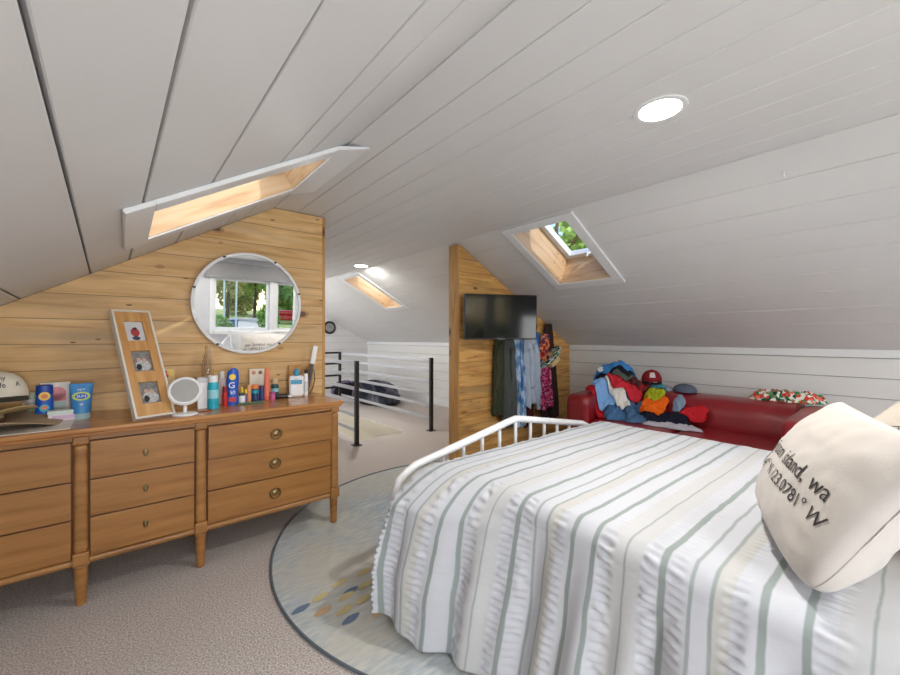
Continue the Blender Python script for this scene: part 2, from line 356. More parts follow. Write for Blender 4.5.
# floor with stairwell hole
HX0, HX1, HY0, HY1 = 2.14, 2.80, 4.27, 6.6
mb = MB()
for a, b in (((LX, Y0), (KX, HY0)), ((LX, HY1), (KX, Y1)), ((LX, HY0), (HX0, HY1)), ((HX1, HY0), (KX, HY1))): mb.box((a[0], a[1], -.12), (b[0], b[1], 0))
struct(mb.build('floor', M_CARPET))
M_CREAM = simple('stair_wall_cream', (238, 230, 214), .6, var=.02)
mb = MB()
mb.box((HX0 - .04, HY0 - .06, -2.5), (HX0, HY1, -.12)); mb.box((HX1, HY0 - .06, -2.5), (HX1 + .04, HY1, -.12)); mb.box((HX0, HY1, -2.5), (HX1, HY1 + .04, -.12)); mb.box((HX0, HY0 - .06, -2.5), (HX1, HY0, -.12))
struct(mb.build('wall_stairwell', M_CREAM))
mb = MB(); mb.box((HX1 - .012, HY0, -.14), (HX1 - .0005, HY1, -.002)); mb.box((HX0 + .0005, HY0, -.14), (HX0 + .012, HY1, -.002)); mb.box((HX0 + .012, HY1 - .012, -.14), (HX1 - .012, HY1 - .0005, -.002)); mb.box((HX0 + .012, HY0 + .0005, -.14), (HX1 - .012, HY0 + .012, -.002))
struct(mb.build('trim_2', M_CREAM))
struct(MB().box((HX0 - .5, HY0 - 1, -2.6), (HX1 + .5, HY1 + .5, -2.5)).build('floor_lower', M_CARPET))

# wood partition walls
WY = 2.95; WX1 = 1.175
zt = lambda x: ZC - SL * (FOLD_L - x) if x < FOLD_L else (ZC if x <= FOLD_R else ZC - SR * (x - FOLD_R))
def poly_wall(name, pts, y0, y1, mat):
    n = len(pts); vs = [(x, y0, z) for x, z in pts] + [(x, y1, z) for x, z in pts]
    return struct(MB().add(vs, [tuple(range(n)), tuple(range(n, 2 * n))[::-1]] + [(i, i + n, (i + 1) % n + n, (i + 1) % n) for i in range(n)]).build(name, mat))
e = .003
poly_wall('wall_wood', [(LX + .01, 0), (WX1, 0), (WX1, ZC - e), (FOLD_L, ZC - e), (LX + .01, zt(LX + .01) - e)], WY, WY + .11, M_WALLWOOD)
struct(MB().rbox((WX1, WY - .006, 0), (WX1 + .02, WY + .116, ZC - e), .003).build('trim_3', M_PINE))
TY = 2.86; TX0 = 2.47
poly_wall('wall_television', [(TX0 + .02, 0), (KX - .018, 0), (KX - .018, KZ - .0), (FOLD_R + .06, zt(FOLD_R + .06) - .01), (TX0 + .02, zt(TX0 + .02) - .01)], TY, TY + .13, M_TVWOOD)
struct(MB().rbox((TX0, TY - .004, 0), (TX0 + .02, TY + .134, zt(TX0 + .02) - .012), .003).build('trim_4', M_PINE))
# ------------------------------------------------------------------ skylights
def skylight(n, org, V, N, S, depth, tw=.085, top=True):
    org = Vector(org); V = V.copy(); U = Vector((0, 1, 0)); a, b, c, d = S
    cen = org + U * (a + b) / 2 + V * (c + d) / 2
    root = struct(D.objects.new('window_%d' % n, None)); COL.objects.link(root); root.location = cen
    M = Matrix((U, V, N)).transposed().to_4x4()         # local x=Y, y=down slope, z=out
    if M.determinant() < 0: M = Matrix((-U, V, N)).transposed().to_4x4(); 
    root.rotation_euler = M.to_euler()
    w, h = (b - a) / 2, (d - c) / 2; t = tw; o = .02
    mk = lambda nm, lo, hi, m, r=.004: struct(MB().rbox(lo, hi, r, 2).build(nm, m, root))
    if top: mk('casing', (-w - t, -h - t * .8, -o), (w + t, -h, -.001), M_TRIM)
    else:
        p0, p1 = (-h, -o), (-h - .165, -.054); struct(MB().add([(x, y + e_, z - f_) for x in (-w - t, w + t) for (y, z), (e_, f_) in ((p0, (0, 0)), (p1, (0, 0)), (p1, (0, -.008)), (p0, (0, -.019)))], [(0, 1, 2, 3), (4, 7, 6, 5), (0, 4, 5, 1), (1, 5, 6, 2), (2, 6, 7, 3), (3, 7, 4, 0)]).build('casing', M_TRIM, root))
    mk('casing', (-w - t, h, -o), (w + t, h + t, -.001), M_TRIM)
    mk('casing', (-w - t, -h, -o), (-w, h, -.001), M_TRIM); mk('casing', (w, -h, -o), (w + t, h, -.001), M_TRIM)
    q = .02
    g = .004; mk('reveal', (-w - q, -h - q, -.012), (w + q, -h + g, depth), M_REVEAL, .001); mk('reveal', (-w - q, h - g, -.012), (w + q, h + q, depth), M_REVEAL, .001)
    mk('reveal', (-w - q, -h, -.012), (-w + g, h, depth), M_REVEAL2, .001); mk('reveal', (w - g, -h, -.012), (w + q, h, depth), M_REVEAL2, .001)
    f = .05; m = MB()
    for lo, hi in (((-w, -h, depth - .06), (w, -h + f, depth)), ((-w, h - f, depth - .06), (w, h, depth)), ((-w, -h + f, depth - .06), (-w + f, h - f, depth)), ((w - f, -h + f, depth - .06), (w, h - f, depth))): m.rbox(lo, hi, .004, 2)
    struct(m.build('sash', M_METALW, root))
    struct(MB().box((-w + f, -h + f, depth - .035), (w - f, h - f, depth - .03)).build('pane', M_PANE, root))
    m = MB().tube([(-.02, h - f - .0, depth - .065), (.0, h - f - .02, depth - .10), (.02, h - f, depth - .065)], .008, 8); m.lathe([(.012, 0), (.014, .012), (.006, .02)], 10, (0, h - f - .02, depth - .12))
    struct(m.build('latch', M_METALW, root))
    return root
skylight(3, (FOLD_L, 0, ZC), VL, NL, S1, .32, .10, False); skylight(4, (FOLD_R, 0, ZC), VR, NR, S2, .33); skylight(5, (FOLD_R, 0, ZC), VR, NR, S3, .32, .08)
# ------------------------------------------------------------------ recessed lights
M_GLOW = simple('lamp_glow', (255, 250, 240), .5, var=0, emit=14)
def downlight(x, y, label, e=14):
    t = thing('recessed_light', (x, y, ZC), label, 'ceiling light', group=None)
    MB().lathe([(.078, -.004), (.085, -.006), (.098, -.004), (.1, 0), (.078, 0)], 48).build('trim_ring', M_TRIM, t, 40)
    MB().lathe([(.0785, -.004), (.0785, -.0015)], 48).build('lens', M_GLOW, t)
    lamp('downlight_beam', 'AREA', (x, y, ZC - .012), (0, 0, 0), e, (1, .96, .9), .14, shape='DISK')
    return t
downlight(1.674, .683, 'large lit round recessed light in the ceiling above the bed')
downlight(2.36, 4.64, 'small lit round recessed light beyond the partition near the far skylight')
for x, y in ((.95, -1.0), (2.2, -1.0)):     # two unseen lamps added over the head end for fill light
    downlight(x, y, 'lit recessed light over the head of the bed, %s side' % ('window' if x < 1.5 else 'pillow'), 4)

# ------------------------------------------------------------------ outside
M_GRASS = simple('lawn', (150, 166, 84), .9, var=.2, scale=.7); M_DRIVE = simple('driveway', (196, 190, 180), .9); M_LEAF = simple('leaves', (150, 184, 92), .7, var=.35, scale=2.2); M_LEAF2 = simple('leaves_autumn', (210, 196, 124), .7, var=.35, scale=2.2)
M_BARK = simple('bark', (96, 78, 60), .9, bump=.6, bscale=20)
GZ = -1.1
def tilt_ground(x, y): return GZ
struct(MB().box((-60, -90, GZ - .3), (60, 60, GZ)).build('ground', M_GRASS))
mb = MB(); pts = []
for i in range(30):
    t = i / 29; y = -9 - 42 * t; rt = .335 - .115 * min(1, t * 1.5) ** .8 + .02 * max(0, t - .6); x = (5.9 - y) * rt; w_ = .9 + 1.5 * t; pts.append((x - w_, y)); pts.append((x + w_, y))
mb.add([(x, y, GZ + .02) for x, y in pts], [(2 * i, 2 * i + 1, 2 * i + 3, 2 * i + 2) for i in range(29)])
tag(mb.build('driveway', M_DRIVE), 'curving pale driveway through the lawn, seen in the round mirror', 'driveway')
def foliage(mb, c, R, n, sz, rng):
    for _ in range(n):
        d = Vector((rng.gauss(0, 1), rng.gauss(0, 1), rng.gauss(0, 1))).normalized() * (rng.random() ** .4)
        p = Vector(c) + Vector((d.x * R[0], d.y * R[1], d.z * R[2])); a = Vector((rng.uniform(-1, 1), rng.uniform(-1, 1), rng.uniform(-1, 1))).normalized() * sz * rng.uniform(.6, 1.3)
        b = a.cross(Vector((rng.uniform(-1, 1), rng.uniform(-1, 1), rng.uniform(-1, 1)))).normalized() * sz * .55
        mb.add([p - a, p + b, p + a, p - b], [(0, 1, 2, 3)])
def tree(x, y, h, r, label, m=M_LEAF, n=1500, sz=.16, seed=1, gz=GZ, trunk=True, name='leafy_tree', cat='tree', group=None):
    rng = random.Random(seed); r *= (.6 if trunk and y < 0 else 1); t = thing(name, (x, y, gz), label, cat, group=group)
    if trunk:
        mb = MB(); mb.tube([(0, 0, 0), (.1, 0, h * .35), (0, .1, h * .6), (.1, 0, h * .85)], [.22, .16, .1, .04], 8)
        for k in range(6):
            a = k * 1.1; mb.tube([(0, 0, h * (.35 + .06 * k)), (math.cos(a) * r * .6, math.sin(a) * r * .6, h * (.55 + .06 * k))], [.07, .02], 6)
        mb.build('trunk', M_BARK, t, 60)
    mb = MB()
    if trunk:
        for k in range(9):
            a = rng.uniform(0, 6.28); q = rng.uniform(.2, .6) * r; foliage(mb, (math.cos(a) * q, math.sin(a) * q, h * rng.uniform(.42, .85)), (r * .55, r * .55, h * .17), n // 9, sz, rng)
    else: foliage(mb, (0, 0, h * .5), (r, r, h * .55), n, sz, rng)
    mb.build('foliage', m, t); return t
G1 = 'trees at the end of the driveway seen in the mirror'
for i, (x, y, h, r, m) in enumerate([(2.5, -40, 8, 3.4, M_LEAF), (6.4, -46, 8.5, 3.6, M_LEAF2), (10.0, -50, 9, 4.2, M_LEAF2), (13.6, -52, 9, 4.4, M_LEAF), (17.5, -46, 8, 3.6, M_LEAF), (21.5, -50, 9, 4, M_LEAF2), (26, -50, 9, 4, M_LEAF)]):
    tree(x, y, h, r, 'leafy tree beyond the driveway, ' + ['leftmost', 'second from left', 'third from left', 'middle', 'third from right', 'second from right', 'rightmost'][i] + ' seen in the round mirror', m, 1500, .3, 20 + i, group=G1)
for i, (x, y) in enumerate(((0, -58), (7, -62), (14, -64), (21, -64), (28, -62), (35, -58))):
    tree(x, y, 10, 3.3, 'broad thicket far behind the driveway trees, %s in the mirror' % ['leftmost', 'second from the left', 'third from the left', 'third from the right', 'second from the right', 'rightmost'][i], M_LEAF if i % 2 else M_LEAF2, 2600, .42, 80 + i, trunk=False, name='tall_thicket', cat='thicket', group='thickets behind the driveway')
tree(4.05, -19, 1.5, .72, 'rounded green shrub by the blue bin in the mirror view', M_LEAF, 1500, .13, 40, trunk=False, name='round_shrub', cat='shrub')
tree(8.75, -27, 2.2, .85, 'tall green shrub at the right of the driveway in the mirror view', M_LEAF, 1500, .13, 41, trunk=False, name='round_shrub', cat='shrub')
for i, (x, y) in enumerate(((4.45, -20), (5.2, -20.6))):
    tag(MB().lathe([(.05, 0), (.045, 4.6), (.03, 4.8)], 12).build('white_pole', M_METALW), ('left' if i == 0 else 'right') + ' one of two white poles on the lawn in the mirror view', 'pole').location = (x, y, GZ)
t = thing('waste_bin', (5.75, -24.5, GZ), 'blue wheeled bin on the lawn seen in the mirror', 'bin')
M_BIN = simple('blue_plastic', (52, 92, 160), .5)
MB().lathe([(.3, .05), (.36, 1.0)], 4, (0, 0, 0)).build('bin_body', M_BIN, t); MB().rbox((-.34, -.34, 1.0), (.34, .34, 1.08), .02).build('lid', M_BIN, t)
t = thing('parked_car', (14.0, -40, GZ), 'red car parked beyond the shrubs in the mirror view', 'car'); M_CAR = simple('red_car_paint', (200, 40, 36), .25, coat=.5)
mb = MB().rbox((-2.1, -.85, .35), (2.1, .85, .95), .18, 4); mb.rbox((-1.2, -.75, .9), (1.1, .75, 1.5), .25, 4); mb.build('car_body', M_CAR, t, 50)
for sx in (-1.3, 1.3): MB().lathe([(.33, -.9), (.33, -.7)], 20, mat=Matrix.Translation((sx, 0, .33)) @ Matrix.Rotation(PI / 2, 4, 'X')).build('wheel', M_BLACK, t); MB().lathe([(.33, .7), (.33, .9)], 20, mat=Matrix.Translation((sx, 0, .33)) @ Matrix.Rotation(PI / 2, 4, 'X')).build('wheel', M_BLACK, t)
# deck railing outside the back window
t = thing('deck_railing', (1.8, -3.2, .4), 'thin metal deck railing outside the window, seen in the mirror', 'railing')
MB().rbox((-1.6, -.03, .36), (1.6, .03, .40), .008).build('top_rail', M_GREYBAR, t)
m = MB()
for k in range(22): m.box((-1.58 + k * .15, -.006, -1.4), (-1.57 + k * .15, .006, .36))
m.build('balusters', M_GREYBAR, t)
# trees seen through the skylights
tree(10.5, 7.4, 7.4, 2.6, 'tall green tree outside, seen through the open skylight', M_LEAF, 5200, .17, 60)

# ------------------------------------------------------------------ rug
def rug():
    cx, cy, R = 1.85, 1.83, 1.31; vs = []; fs = []; nr, na = 60, 160
    def z(x, y):
        d = y - (2.50 - .10 * (x - 1.0)); a = math.exp(-(d / .04) ** 2) * .05 * max(0, min(1, (x - .98) / .15)) * max(0, min(1, (2.4 - x) / .4))
        return .009 + a + .0015 * math.sin(3 * x + 4 * y)
    for i in range(nr + 1):
        for k in range(na):
            a = 2 * PI * k / na; r = R * (i / nr) ** .8; x = cx + r * math.cos(a); y = cy + r * math.sin(a); vs.append((x, y, z(x, y)))
    for i in range(nr):
        for k in range(na): fs.append((i * na + k, i * na + (k + 1) % na, (i + 1) * na + (k + 1) % na, (i + 1) * na + k))
    o = len(vs)
    for k in range(na): a = 2 * PI * k / na; vs.append((cx + R * math.cos(a), cy + R * math.sin(a), .0015))
    for k in range(na): fs.append((nr * na + k, nr * na + (k + 1) % na, o + (k + 1) % na, o + k))
    m, nt, p = base('rug_weave'); L = nt.links; tc = nd(nt, 'ShaderNodeTexCoord'); mp = nd(nt, 'ShaderNodeMapping'); mp.inputs['Scale'].default_value = (6, 22, 1); mp.inputs['Rotation'].default_value = (0, 0, math.radians(-52)); L.new(tc.outputs['Object'], mp.inputs[0])
    n1 = nd(nt, 'ShaderNodeTexNoise'); n1.inputs['Scale'].default_value = 2.2; n1.inputs['Detail'].default_value = 7; L.new(mp.outputs[0], n1.inputs[0])
    n2 = nd(nt, 'ShaderNodeTexNoise'); n2.inputs['Scale'].default_value = 1.6; n2.inputs['Detail'].default_value = 4; L.new(tc.outputs['Object'], n2.inputs[0])
    c = ramp(nt, n1.outputs[0], [(.3, srgb(156, 168, 178)), (.5, srgb(178, 187, 192)), (.7, srgb(204, 204, 198))])
    c = mixc(nt, ramp(nt, n2.outputs[0], [(.42, (0, 0, 0, 1)), (.62, (.7, .7, .7, 1))]), c, srgb(196, 190, 174)); L.new(c, p.inputs['Base Color']); p.inputs['Roughness'].default_value = .95; p.inputs['Specular IOR Level'].default_value = .1
    bb = nd(nt, 'ShaderNodeBump'); bb.inputs['Strength'].default_value = .3; bb.inputs['Distance'].default_value = .004; L.new(n1.outputs[0], bb.inputs['Height']); L.new(bb.outputs[0], p.inputs['Normal'])
    mb = MB().add(vs, fs)
    gold, blue, rust, bind = simple('rug_gold', (196, 182, 132), .95), simple('rug_navy', (104, 122, 144), .95), simple('rug_rust', (204, 170, 132), .95), simple('rug_binding', (96, 104, 112), .9)
    def leaf(x, y, mi, L_=.062, W=.026, ang=math.radians(14)):
        n = 16; P = []
        for k in range(n):
            t = 2 * PI * k / n; u = math.cos(t) * L_; v = math.sin(t) * W * (1 - .35 * abs(math.cos(t))); P.append((x + u * math.cos(ang) - v * math.sin(ang), y + u * math.sin(ang) + v * math.cos(ang), z(x, y) + .0022))
        mb.add(P, [tuple(range(n))], mi)
    pat = [((.607, 1.77), 2), ((.703, 1.795), 1), ((.799, 1.724), 1), ((.851, 1.654), 1), ((.678, 1.695), 3), ((.755, 1.639), 1), ((.751, 1.571), 2), ((.956, 1.847), 1), ((.82, 1.84), 1), ((.913, 1.744), 1), ((.83, 1.745), 2), ((.96, 1.62), 2), ((.87, 1.53), 3), ((.99, 1.72), 1)]
    for (x, y), mi in pat: leaf(x, y, mi, .047, .021)
    rng = random.Random(3)
    for k in range(46): leaf(rng.uniform(1.0, 2.9), rng.uniform(.8, 2.3), rng.choice([1, 1, 2, 3]), .055, .025)
    for k in range(na):
        pass
    mb.tube([(cx + (R - .004) * math.cos(2 * PI * k / na), cy + (R - .004) * math.sin(2 * PI * k / na), .0075 + max(0, z(cx + R * math.cos(2 * PI * k / na), cy + R * math.sin(2 * PI * k / na)) - .0105)) for k in range(na)], .0065, 6, 4, closed=True)
    return tag(mb.build('round_rug', [m, gold, blue, rust, bind], None, 60), 'round blue-grey rug with gold and navy leaf shapes, rippled by the dresser foot', 'rug')
rug()
# ------------------------------------------------------------------ dresser
def dresser():
    ox, oy = .1, 2.44                      # front centre on the floor
    T = thing('long_dresser', (ox, oy, 0), 'long brown wooden nine-drawer dresser against the pine board wall', 'dresser')
    P = lambda x, y, z: (x - ox, y - oy, z)
    X = [(-.88, -.80), (-.178, -.122), (.288, .342), (1.030, 1.080)]
    back = WY - .01
    # carcass
    m = MB().rbox(P(-.86, 2.455, .20), P(1.06, back, .775), .004)
    m.build('carcass', simple('carcass_dark', (104, 62, 30), .5), T)
    m = MB().rbox(P(-.90, 2.412, .785), P(1.104, back, .81), .009, 4); m.rbox(P(-.89, 2.424, .772), P(1.092, back, .787), .004)
    m.build('top', M_DRTOP, T)
    MB().box(P(-.86, 2.440, .752), P(1.07, 2.47, .773)).build('top_rail', M_DRESSER, T)
    for k, (a, b) in enumerate(X):
        c = (a + b) / 2; w = .026
        m = MB()
        # turned half column post with collars, tapering foot
        pr = [(.016, 0), (.0195, .006), (.0245, .165), (.0245, .17), (.030, .176), (.030, .181), (.027, .185)]
        m.lathe([(r, z) for r, z in pr], 20, P(c, 2.462, 0))
        m.rbox(P(c - .029, 2.428, .185), P(c + .029, 2.49, .245), .008); m.rbox(P(c - .025, 2.433, .24), P(c + .025, 2.49, .735), .018, 5); m.rbox(P(c - .028, 2.43, .735), P(c + .028, 2.49, .772), .006)
        m.build('leg', M_DRESSER, T, 40)
    for x in (-.83, 1.03):
        MB().lathe([(.016, 0), (.0195, .006), (.0245, .165), (.03, .176), (.027, .2)], 16, P(x, back - .04, 0)).build('leg', M_DRESSER, T, 40)
    for (a, b) in ((X[0][1], X[1][0]), (X[1][1], X[2][0]), (X[2][1], X[3][0])):
        m = MB().tube([P(a - .01, 2.46, .2), P(b + .01, 2.46, .2)], .018, 14); m.build('lower_rail', M_DRESSER, T, 50)
    zs = [(.222, .394), (.400, .566), (.572, .745)]
    for s, (a, b) in enumerate(((X[0][1], X[1][0]), (X[1][1], X[2][0]), (X[2][1], X[3][0]))):
        for k, (z0, z1) in enumerate(zs):
            out = .006 if (k == 2 and s > 0) else 0.
            # all drawer fronts taper slightly outwards to the top like the photo
            yf = 2.438 - out - (.012 if (k == 2 and s == 2) else 0)
            d = MB().rbox(P(a + .004, yf, z0), P(b - .004, 2.458, z1), .003, 2).build('drawer', M_DRESSER, T, 30, at=P((a + b) / 2, yf, (z0 + z1) / 2))
            c = ((a + b) / 2 - (.0 if s != 2 else 0)); zc = (z0 + z1) / 2
            m = MB(); R = Matrix.Rotation(PI / 2, 4, 'X')
            if s == 1:
                m.lathe([(.0115, 0), (.0115, .002), (.008, .004)], 20, mat=R, sy=1.6); m.build('keyhole_plate', simple('dark_brass', (104, 86, 56), .4, metal=.7), d, 40)
                MB().lathe([(.004, .003), (.004, .0048)], 10, mat=R).build('keyhole', M_BLACK, d)
                MB().tube([(0, -.004, .010), (.0, -.009, -.0), (0, -.008, -.014)], .0028, 8).build('key', M_BRASS, d, 60)
            else:
                m.lathe([(.018, 0), (.018, .003), (.015, .006), (.006, .008), (.001, .009)], 24, mat=R); m.build('pull_plate', M_BRASS, d, 40)
                rg = MB(); n = 28; rg.tube([(.0285 * math.cos(2 * PI * i / n), -.007, .0285 * math.sin(2 * PI * i / n) - .003) for i in range(n)], .0038, 8, closed=True); rg.build('ring_pull', simple('dark_brass', (120, 100, 66), .35, metal=.85), d, 60)
    return T
dresser()
ZT = .8102
# ------------------------------------------------------------------ round wall mirror
mir = thing('round_wall_mirror', (.659, WY - .030, 1.45), 'round mirror in thin white frame hung on the pine wall', 'mirror', rot=(math.radians(2.6), 0, 0))
R90 = Matrix.Rotation(PI / 2, 4, 'X')
MB().lathe([(.322, .012), (.338, .013), (.341, .008), (.341, -.010), (.322, -.010)], 96, mat=R90, cap=False).build('mirror_frame', M_METALW, mir, 40)
m_, nt_, p_ = base('mirror_silver'); p_.inputs['Metallic'].default_value = 1; p_.inputs['Roughness'].default_value = .0; p_.inputs['Base Color'].default_value = (.93, .94, .94, 1)
M_MIRROR = m_
MB().lathe([(.3225, .004), (.3225, .002)], 96, mat=R90).build('mirror_glass', M_MIRROR, mir)
MB().lathe([(.3225, .0015), (.32, -.009)], 64, mat=R90).build('mirror_back', M_BLACK, mir)
for a in (15, 62, 118, 165, 235, 305):
    a = math.radians(a); MB().rbox((-.008, -.0155, -.006), (.008, -.0125, .006), .001, 1, mat=Matrix.Translation((.333 * math.cos(a), 0, .333 * math.sin(a)))).build('clip', M_BLACK, mir)

# ------------------------------------------------------------------ dresser-top items
def item(name, x, y, label, cat, group=None, rz=None, z=ZT):
    if rz is None: rz = math.atan2(y, x) - PI / 2      # face the viewer's side of the room
    return thing(name, (x, y, z), label, cat, rz, group)
def pl(name, c, r=.35, **k): return simple(name, c, r, var=.02, **k)
def textpart(parent, txt, size, loc, rot, mat, name='lettering', bend=None):
    vs, fs = text_mesh(txt, size); M = Matrix.Translation(loc) @ Euler(rot).to_matrix().to_4x4()
    out = []
    for v in vs:
        if bend: a = v.x / bend; v = Vector((bend * math.sin(a), v.y, v.z + bend * (math.cos(a) - 1)))
        out.append(M @ v)
    return MB().add(out, fs).build(name, mat, parent)
FR = (PI / 2, 0, 0)
ink = pl('ink_black', (30, 30, 32)); inkw = pl('ink_white', (245, 245, 245)); red = pl('red_plastic', (200, 44, 40)); yel = pl('yellow_plastic', (240, 206, 60)); M_WP = pl('white_plastic', (240, 240, 240)); M_BLUEP = pl('royal_blue', (30, 92, 196)); M_TEAL = pl('aqua', (40, 176, 200)); M_ORG = pl('orange', (236, 132, 60))
def bottle(name, x, y, w, d, h, capn, label, cat, m, mc, rnd=.35, caph=.25, rz=None, group=None, lab=None, capw=.55):
    t = item(name, x, y, label, cat, group, rz); b = h * (1 - caph); r = w / 2
    MB().lathe([(r * .92, 0), (r, .006), (r, b * .82), (r * .9, b * .93), (r * capw, b)], 28, sy=d / w).build('body', m, t, 40)
    MB().lathe([(r * capw, b), (r * capw, h - .004), (r * capw * .9, h)], 24, sy=d / w).build(capn, mc, t, 40)
    if lab:
        c_, z0, z1 = lab; MB().lathe([(r * 1.01, z0), (r * 1.01, z1)], 28, sy=d / w, cap=False).build('label', c_, t, 60)
    return t
# picture frame, leaning back on its strut
_e1 = Vector((.94, .33, 0)).normalized(); _e2 = Vector((-.10, .29, .57)); _e2 = (_e2 - _e1 * _e2.dot(_e1)).normalized()
FRM = Matrix((_e1, _e2.cross(_e1), _e2)).transposed().to_euler()
def picture_frame():
    w, h = .155, .60
    t = thing('triple_picture_frame', (.122, 2.487, ZT + .016), 'tall wooden picture frame holding three photos, leaning beside the round makeup mirror', 'picture frame', rot=FRM)
    wd, wh = wood_planks('frame_oak', 2, None, light=(228, 182, 122), mid=(212, 160, 98), dark=(182, 130, 74), blue=(200, 150, 92), knots=False, rough=.45), pl('frame_whitewash', (222, 216, 206))
    ws = w + .0
    m = MB()
    op = [(.065, .185), (.245, .365), (.425, .545)]
    xl, xr = -w * .27, w * .27
    m.rbox((-w / 2, -.008, 0), (xl, .012, h), .002); m.rbox((xr, -.008, 0), (w / 2, .012, h), .002)
    zs = [0] + [v for o in op for v in o] + [h]
    for k in range(0, 8, 2): m.box((xl, -.007, zs[k]), (xr, .012, zs[k + 1]))
    m.build('frame', wd, t)
    m = MB(); e = .010
    m.rbox((-w / 2 - e, -.014, -e), (-w / 2, .022, h + e), .002); m.rbox((w / 2, -.014, -e), (w / 2 + e, .022, h + e), .002); m.rbox((-w / 2, -.014, -e), (w / 2, .022, 0), .002); m.rbox((-w / 2, -.014, h), (w / 2, .022, h + e), .002)
    m.build('outer_edge', wh, t)
    grey = simple('photo_print', (128, 126, 124), .4, var=.45, scale=60); grey2 = simple('photo_print_snow', (206, 206, 210), .4, var=.08, scale=40)
    for k, (a, b) in enumerate(op):
        p = MB().box((xl, .004, a), (xr, .007, b)).build('photo', grey2 if k == 2 else grey, t)
        c = (a + b) / 2; R = Matrix.Translation((0, .004, c)) @ R90
        def disc(x, z, rx, rz, mm, nm, o=.001): MB().lathe([(rx, 0), (rx * .98, o)], 20, mat=Matrix.Translation((x, .004, c + z)) @ R90, sy=rz / rx).build(nm, mm, p)
        if k == 2:
            disc(.002, -.004, .020, .026, pl('photo_red_coat', (170, 60, 66)), 'figure'); disc(.002, -.04, .018, .012, simple('photo_dark_blue', (60, 66, 86), .5, var=.3, scale=90), 'figure'); disc(.004, .018, .010, .008, pl('photo_hair', (70, 52, 48)), 'figure', .002)
        else:
            pw = simple('photo_white_cloth', (226, 226, 228), .5, var=.5, scale=160); disc(.004, -.022, .034, .032, pw, 'figure'); disc(-.012, .012, .010, .012, pl('photo_skin', (196, 164, 146)), 'figure', .0015); disc(.012, .008, .010, .012, pl('photo_skin', (196, 164, 146)), 'figure', .0015); disc(-.016, -.03, .012, .018, pl('photo_black', (40, 40, 42)), 'figure', .002)
    m = MB().tube([(0, .014, .42), (.0, .09, .26), (.0, .17, .095)], .009, 8); m.build('strut', M_PINE, t, 60)
    return t
picture_frame()
# makeup mirror
t = item('makeup_mirror', .250, 2.50, 'white round pedestal makeup mirror on the dresser', 'mirror')
MB().lathe([(.058, 0), (.060, .004), (.055, .010), (.014, .014)], 36).build('base', M_WP, t, 40)
MB().tube([(0, .0, .012), (0, .002, .048)], .009, 12).build('stem', M_WP, t, 50)
T_ = Matrix.Translation((0, 0, .126)) @ Matrix.Rotation(math.radians(-24), 4, 'X') @ R90
mm = MB().lathe([(.062, .008), (.070, .010), (.077, .004), (.077, -.008), (.062, -.012)], 56, mat=T_).build('ring', M_WP, t, 40)
MB().lathe([(.0625, .0088), (.0625, .0098)], 48, mat=T_).build('glass', M_MIRROR, t)
# white board under the hats
tag(MB().rbox((-.86, 2.44, ZT), (-.185, 2.80, ZT + .004), .0015, 1).build('white_tray', pl('tray_white', (226, 220, 208))), 'thin white board lying under the hats on the dresser', 'board')
def hat(name, loc, R, rc, hc, label, m, mband, wav=.02, seed=0, tilt=0, rz=0, crown=True, ell=1.15):
    t = thing(name, loc, label, 'hat', rot=(tilt, 0, rz)); rng = random.Random(seed); ph = rng.uniform(0, 6)
    vs = []; fs = []; n = 64; rings = [rc * (1 - i / 6) * .0 + rc + (R - rc) * i / 8 for i in range(9)]
    for th in (0, -.003):
        for i, r in enumerate(rings):
            q = (r - rc) / (R - rc)
            for k in range(n):
                a = 2 * PI * k / n; vs.append((r * math.cos(a) * ell, r * math.sin(a), q * q * (wav * math.sin(2 * a + ph) + wav * .5 * math.sin(3 * a)) + th + .004 + q * .01))
    for lay in range(2):
        o = lay * 9 * n
        for i in range(8):
            for k in range(n): fs.append((o + i * n + k, o + i * n + (k + 1) % n, o + (i + 1) * n + (k + 1) % n, o + (i + 1) * n + k))
    o = 9 * n
    for k in range(n): fs.append((8 * n + k, 8 * n + (k + 1) % n, o + 8 * n + (k + 1) % n, o + 8 * n + k)); fs.append((k, (k + 1) % n, o + (k + 1) % n, o + k))
    MB().add(vs, fs).build('brim', m, t, 60)
    vs = []; fs = []; L_ = 14
    for i in range(L_ + 1):
        q = i / L_; r = rc * (1 - .12 * q) if q < .75 else rc * (.91 - .0) * math.cos((q - .75) / .25 * PI / 2 * .98); zz = hc * min(1, q / .8) ** .9 - (.015 * max(0, q - .85) / .15)
        for k in range(n): a = 2 * PI * k / n; vs.append((r * math.cos(a) * ell, r * math.sin(a), .004 + zz - .012 * math.exp(-(math.sin(a)) ** 2 * 6) * max(0, q - .7) / .3))
    for i in range(L_):
        for k in range(n): fs.append((i * n + k, i * n + (k + 1) % n, (i + 1) * n + (k + 1) % n, (i + 1) * n + k))
    fs.append(tuple(L_ * n + k for k in range(n)))
    MB().add(vs, fs).build('crown', m, t, 60)
    MB().lathe([(rc * 1.012, .006), (rc * .99, .03)], n, sx=ell, cap=False).build('hat_band', mband, t, 60)
    return t
M_STRAW = simple('straw', (222, 196, 142), .8, var=.15, scale=90, bump=.5, bscale=160); M_FELT = simple('tan_felt', (178, 156, 130), .9, var=.08, bump=.2, bscale=200)
hat('sun_hat', (-.50, 2.63, ZT + .022), .245, .080, .065, 'wide-brimmed tan felt hat lying lowest on the dresser', M_FELT, simple('band_brown', (90, 60, 44), .7), .022, 2, rz=.5)
hat('straw_hat', (-.54, 2.66, ZT + .055), .21, .088, .085, 'pale straw hat stacked on the tan felt hat', M_STRAW, simple('band_dark', (60, 50, 44), .7), .02, 5, math.radians(-3), .8)
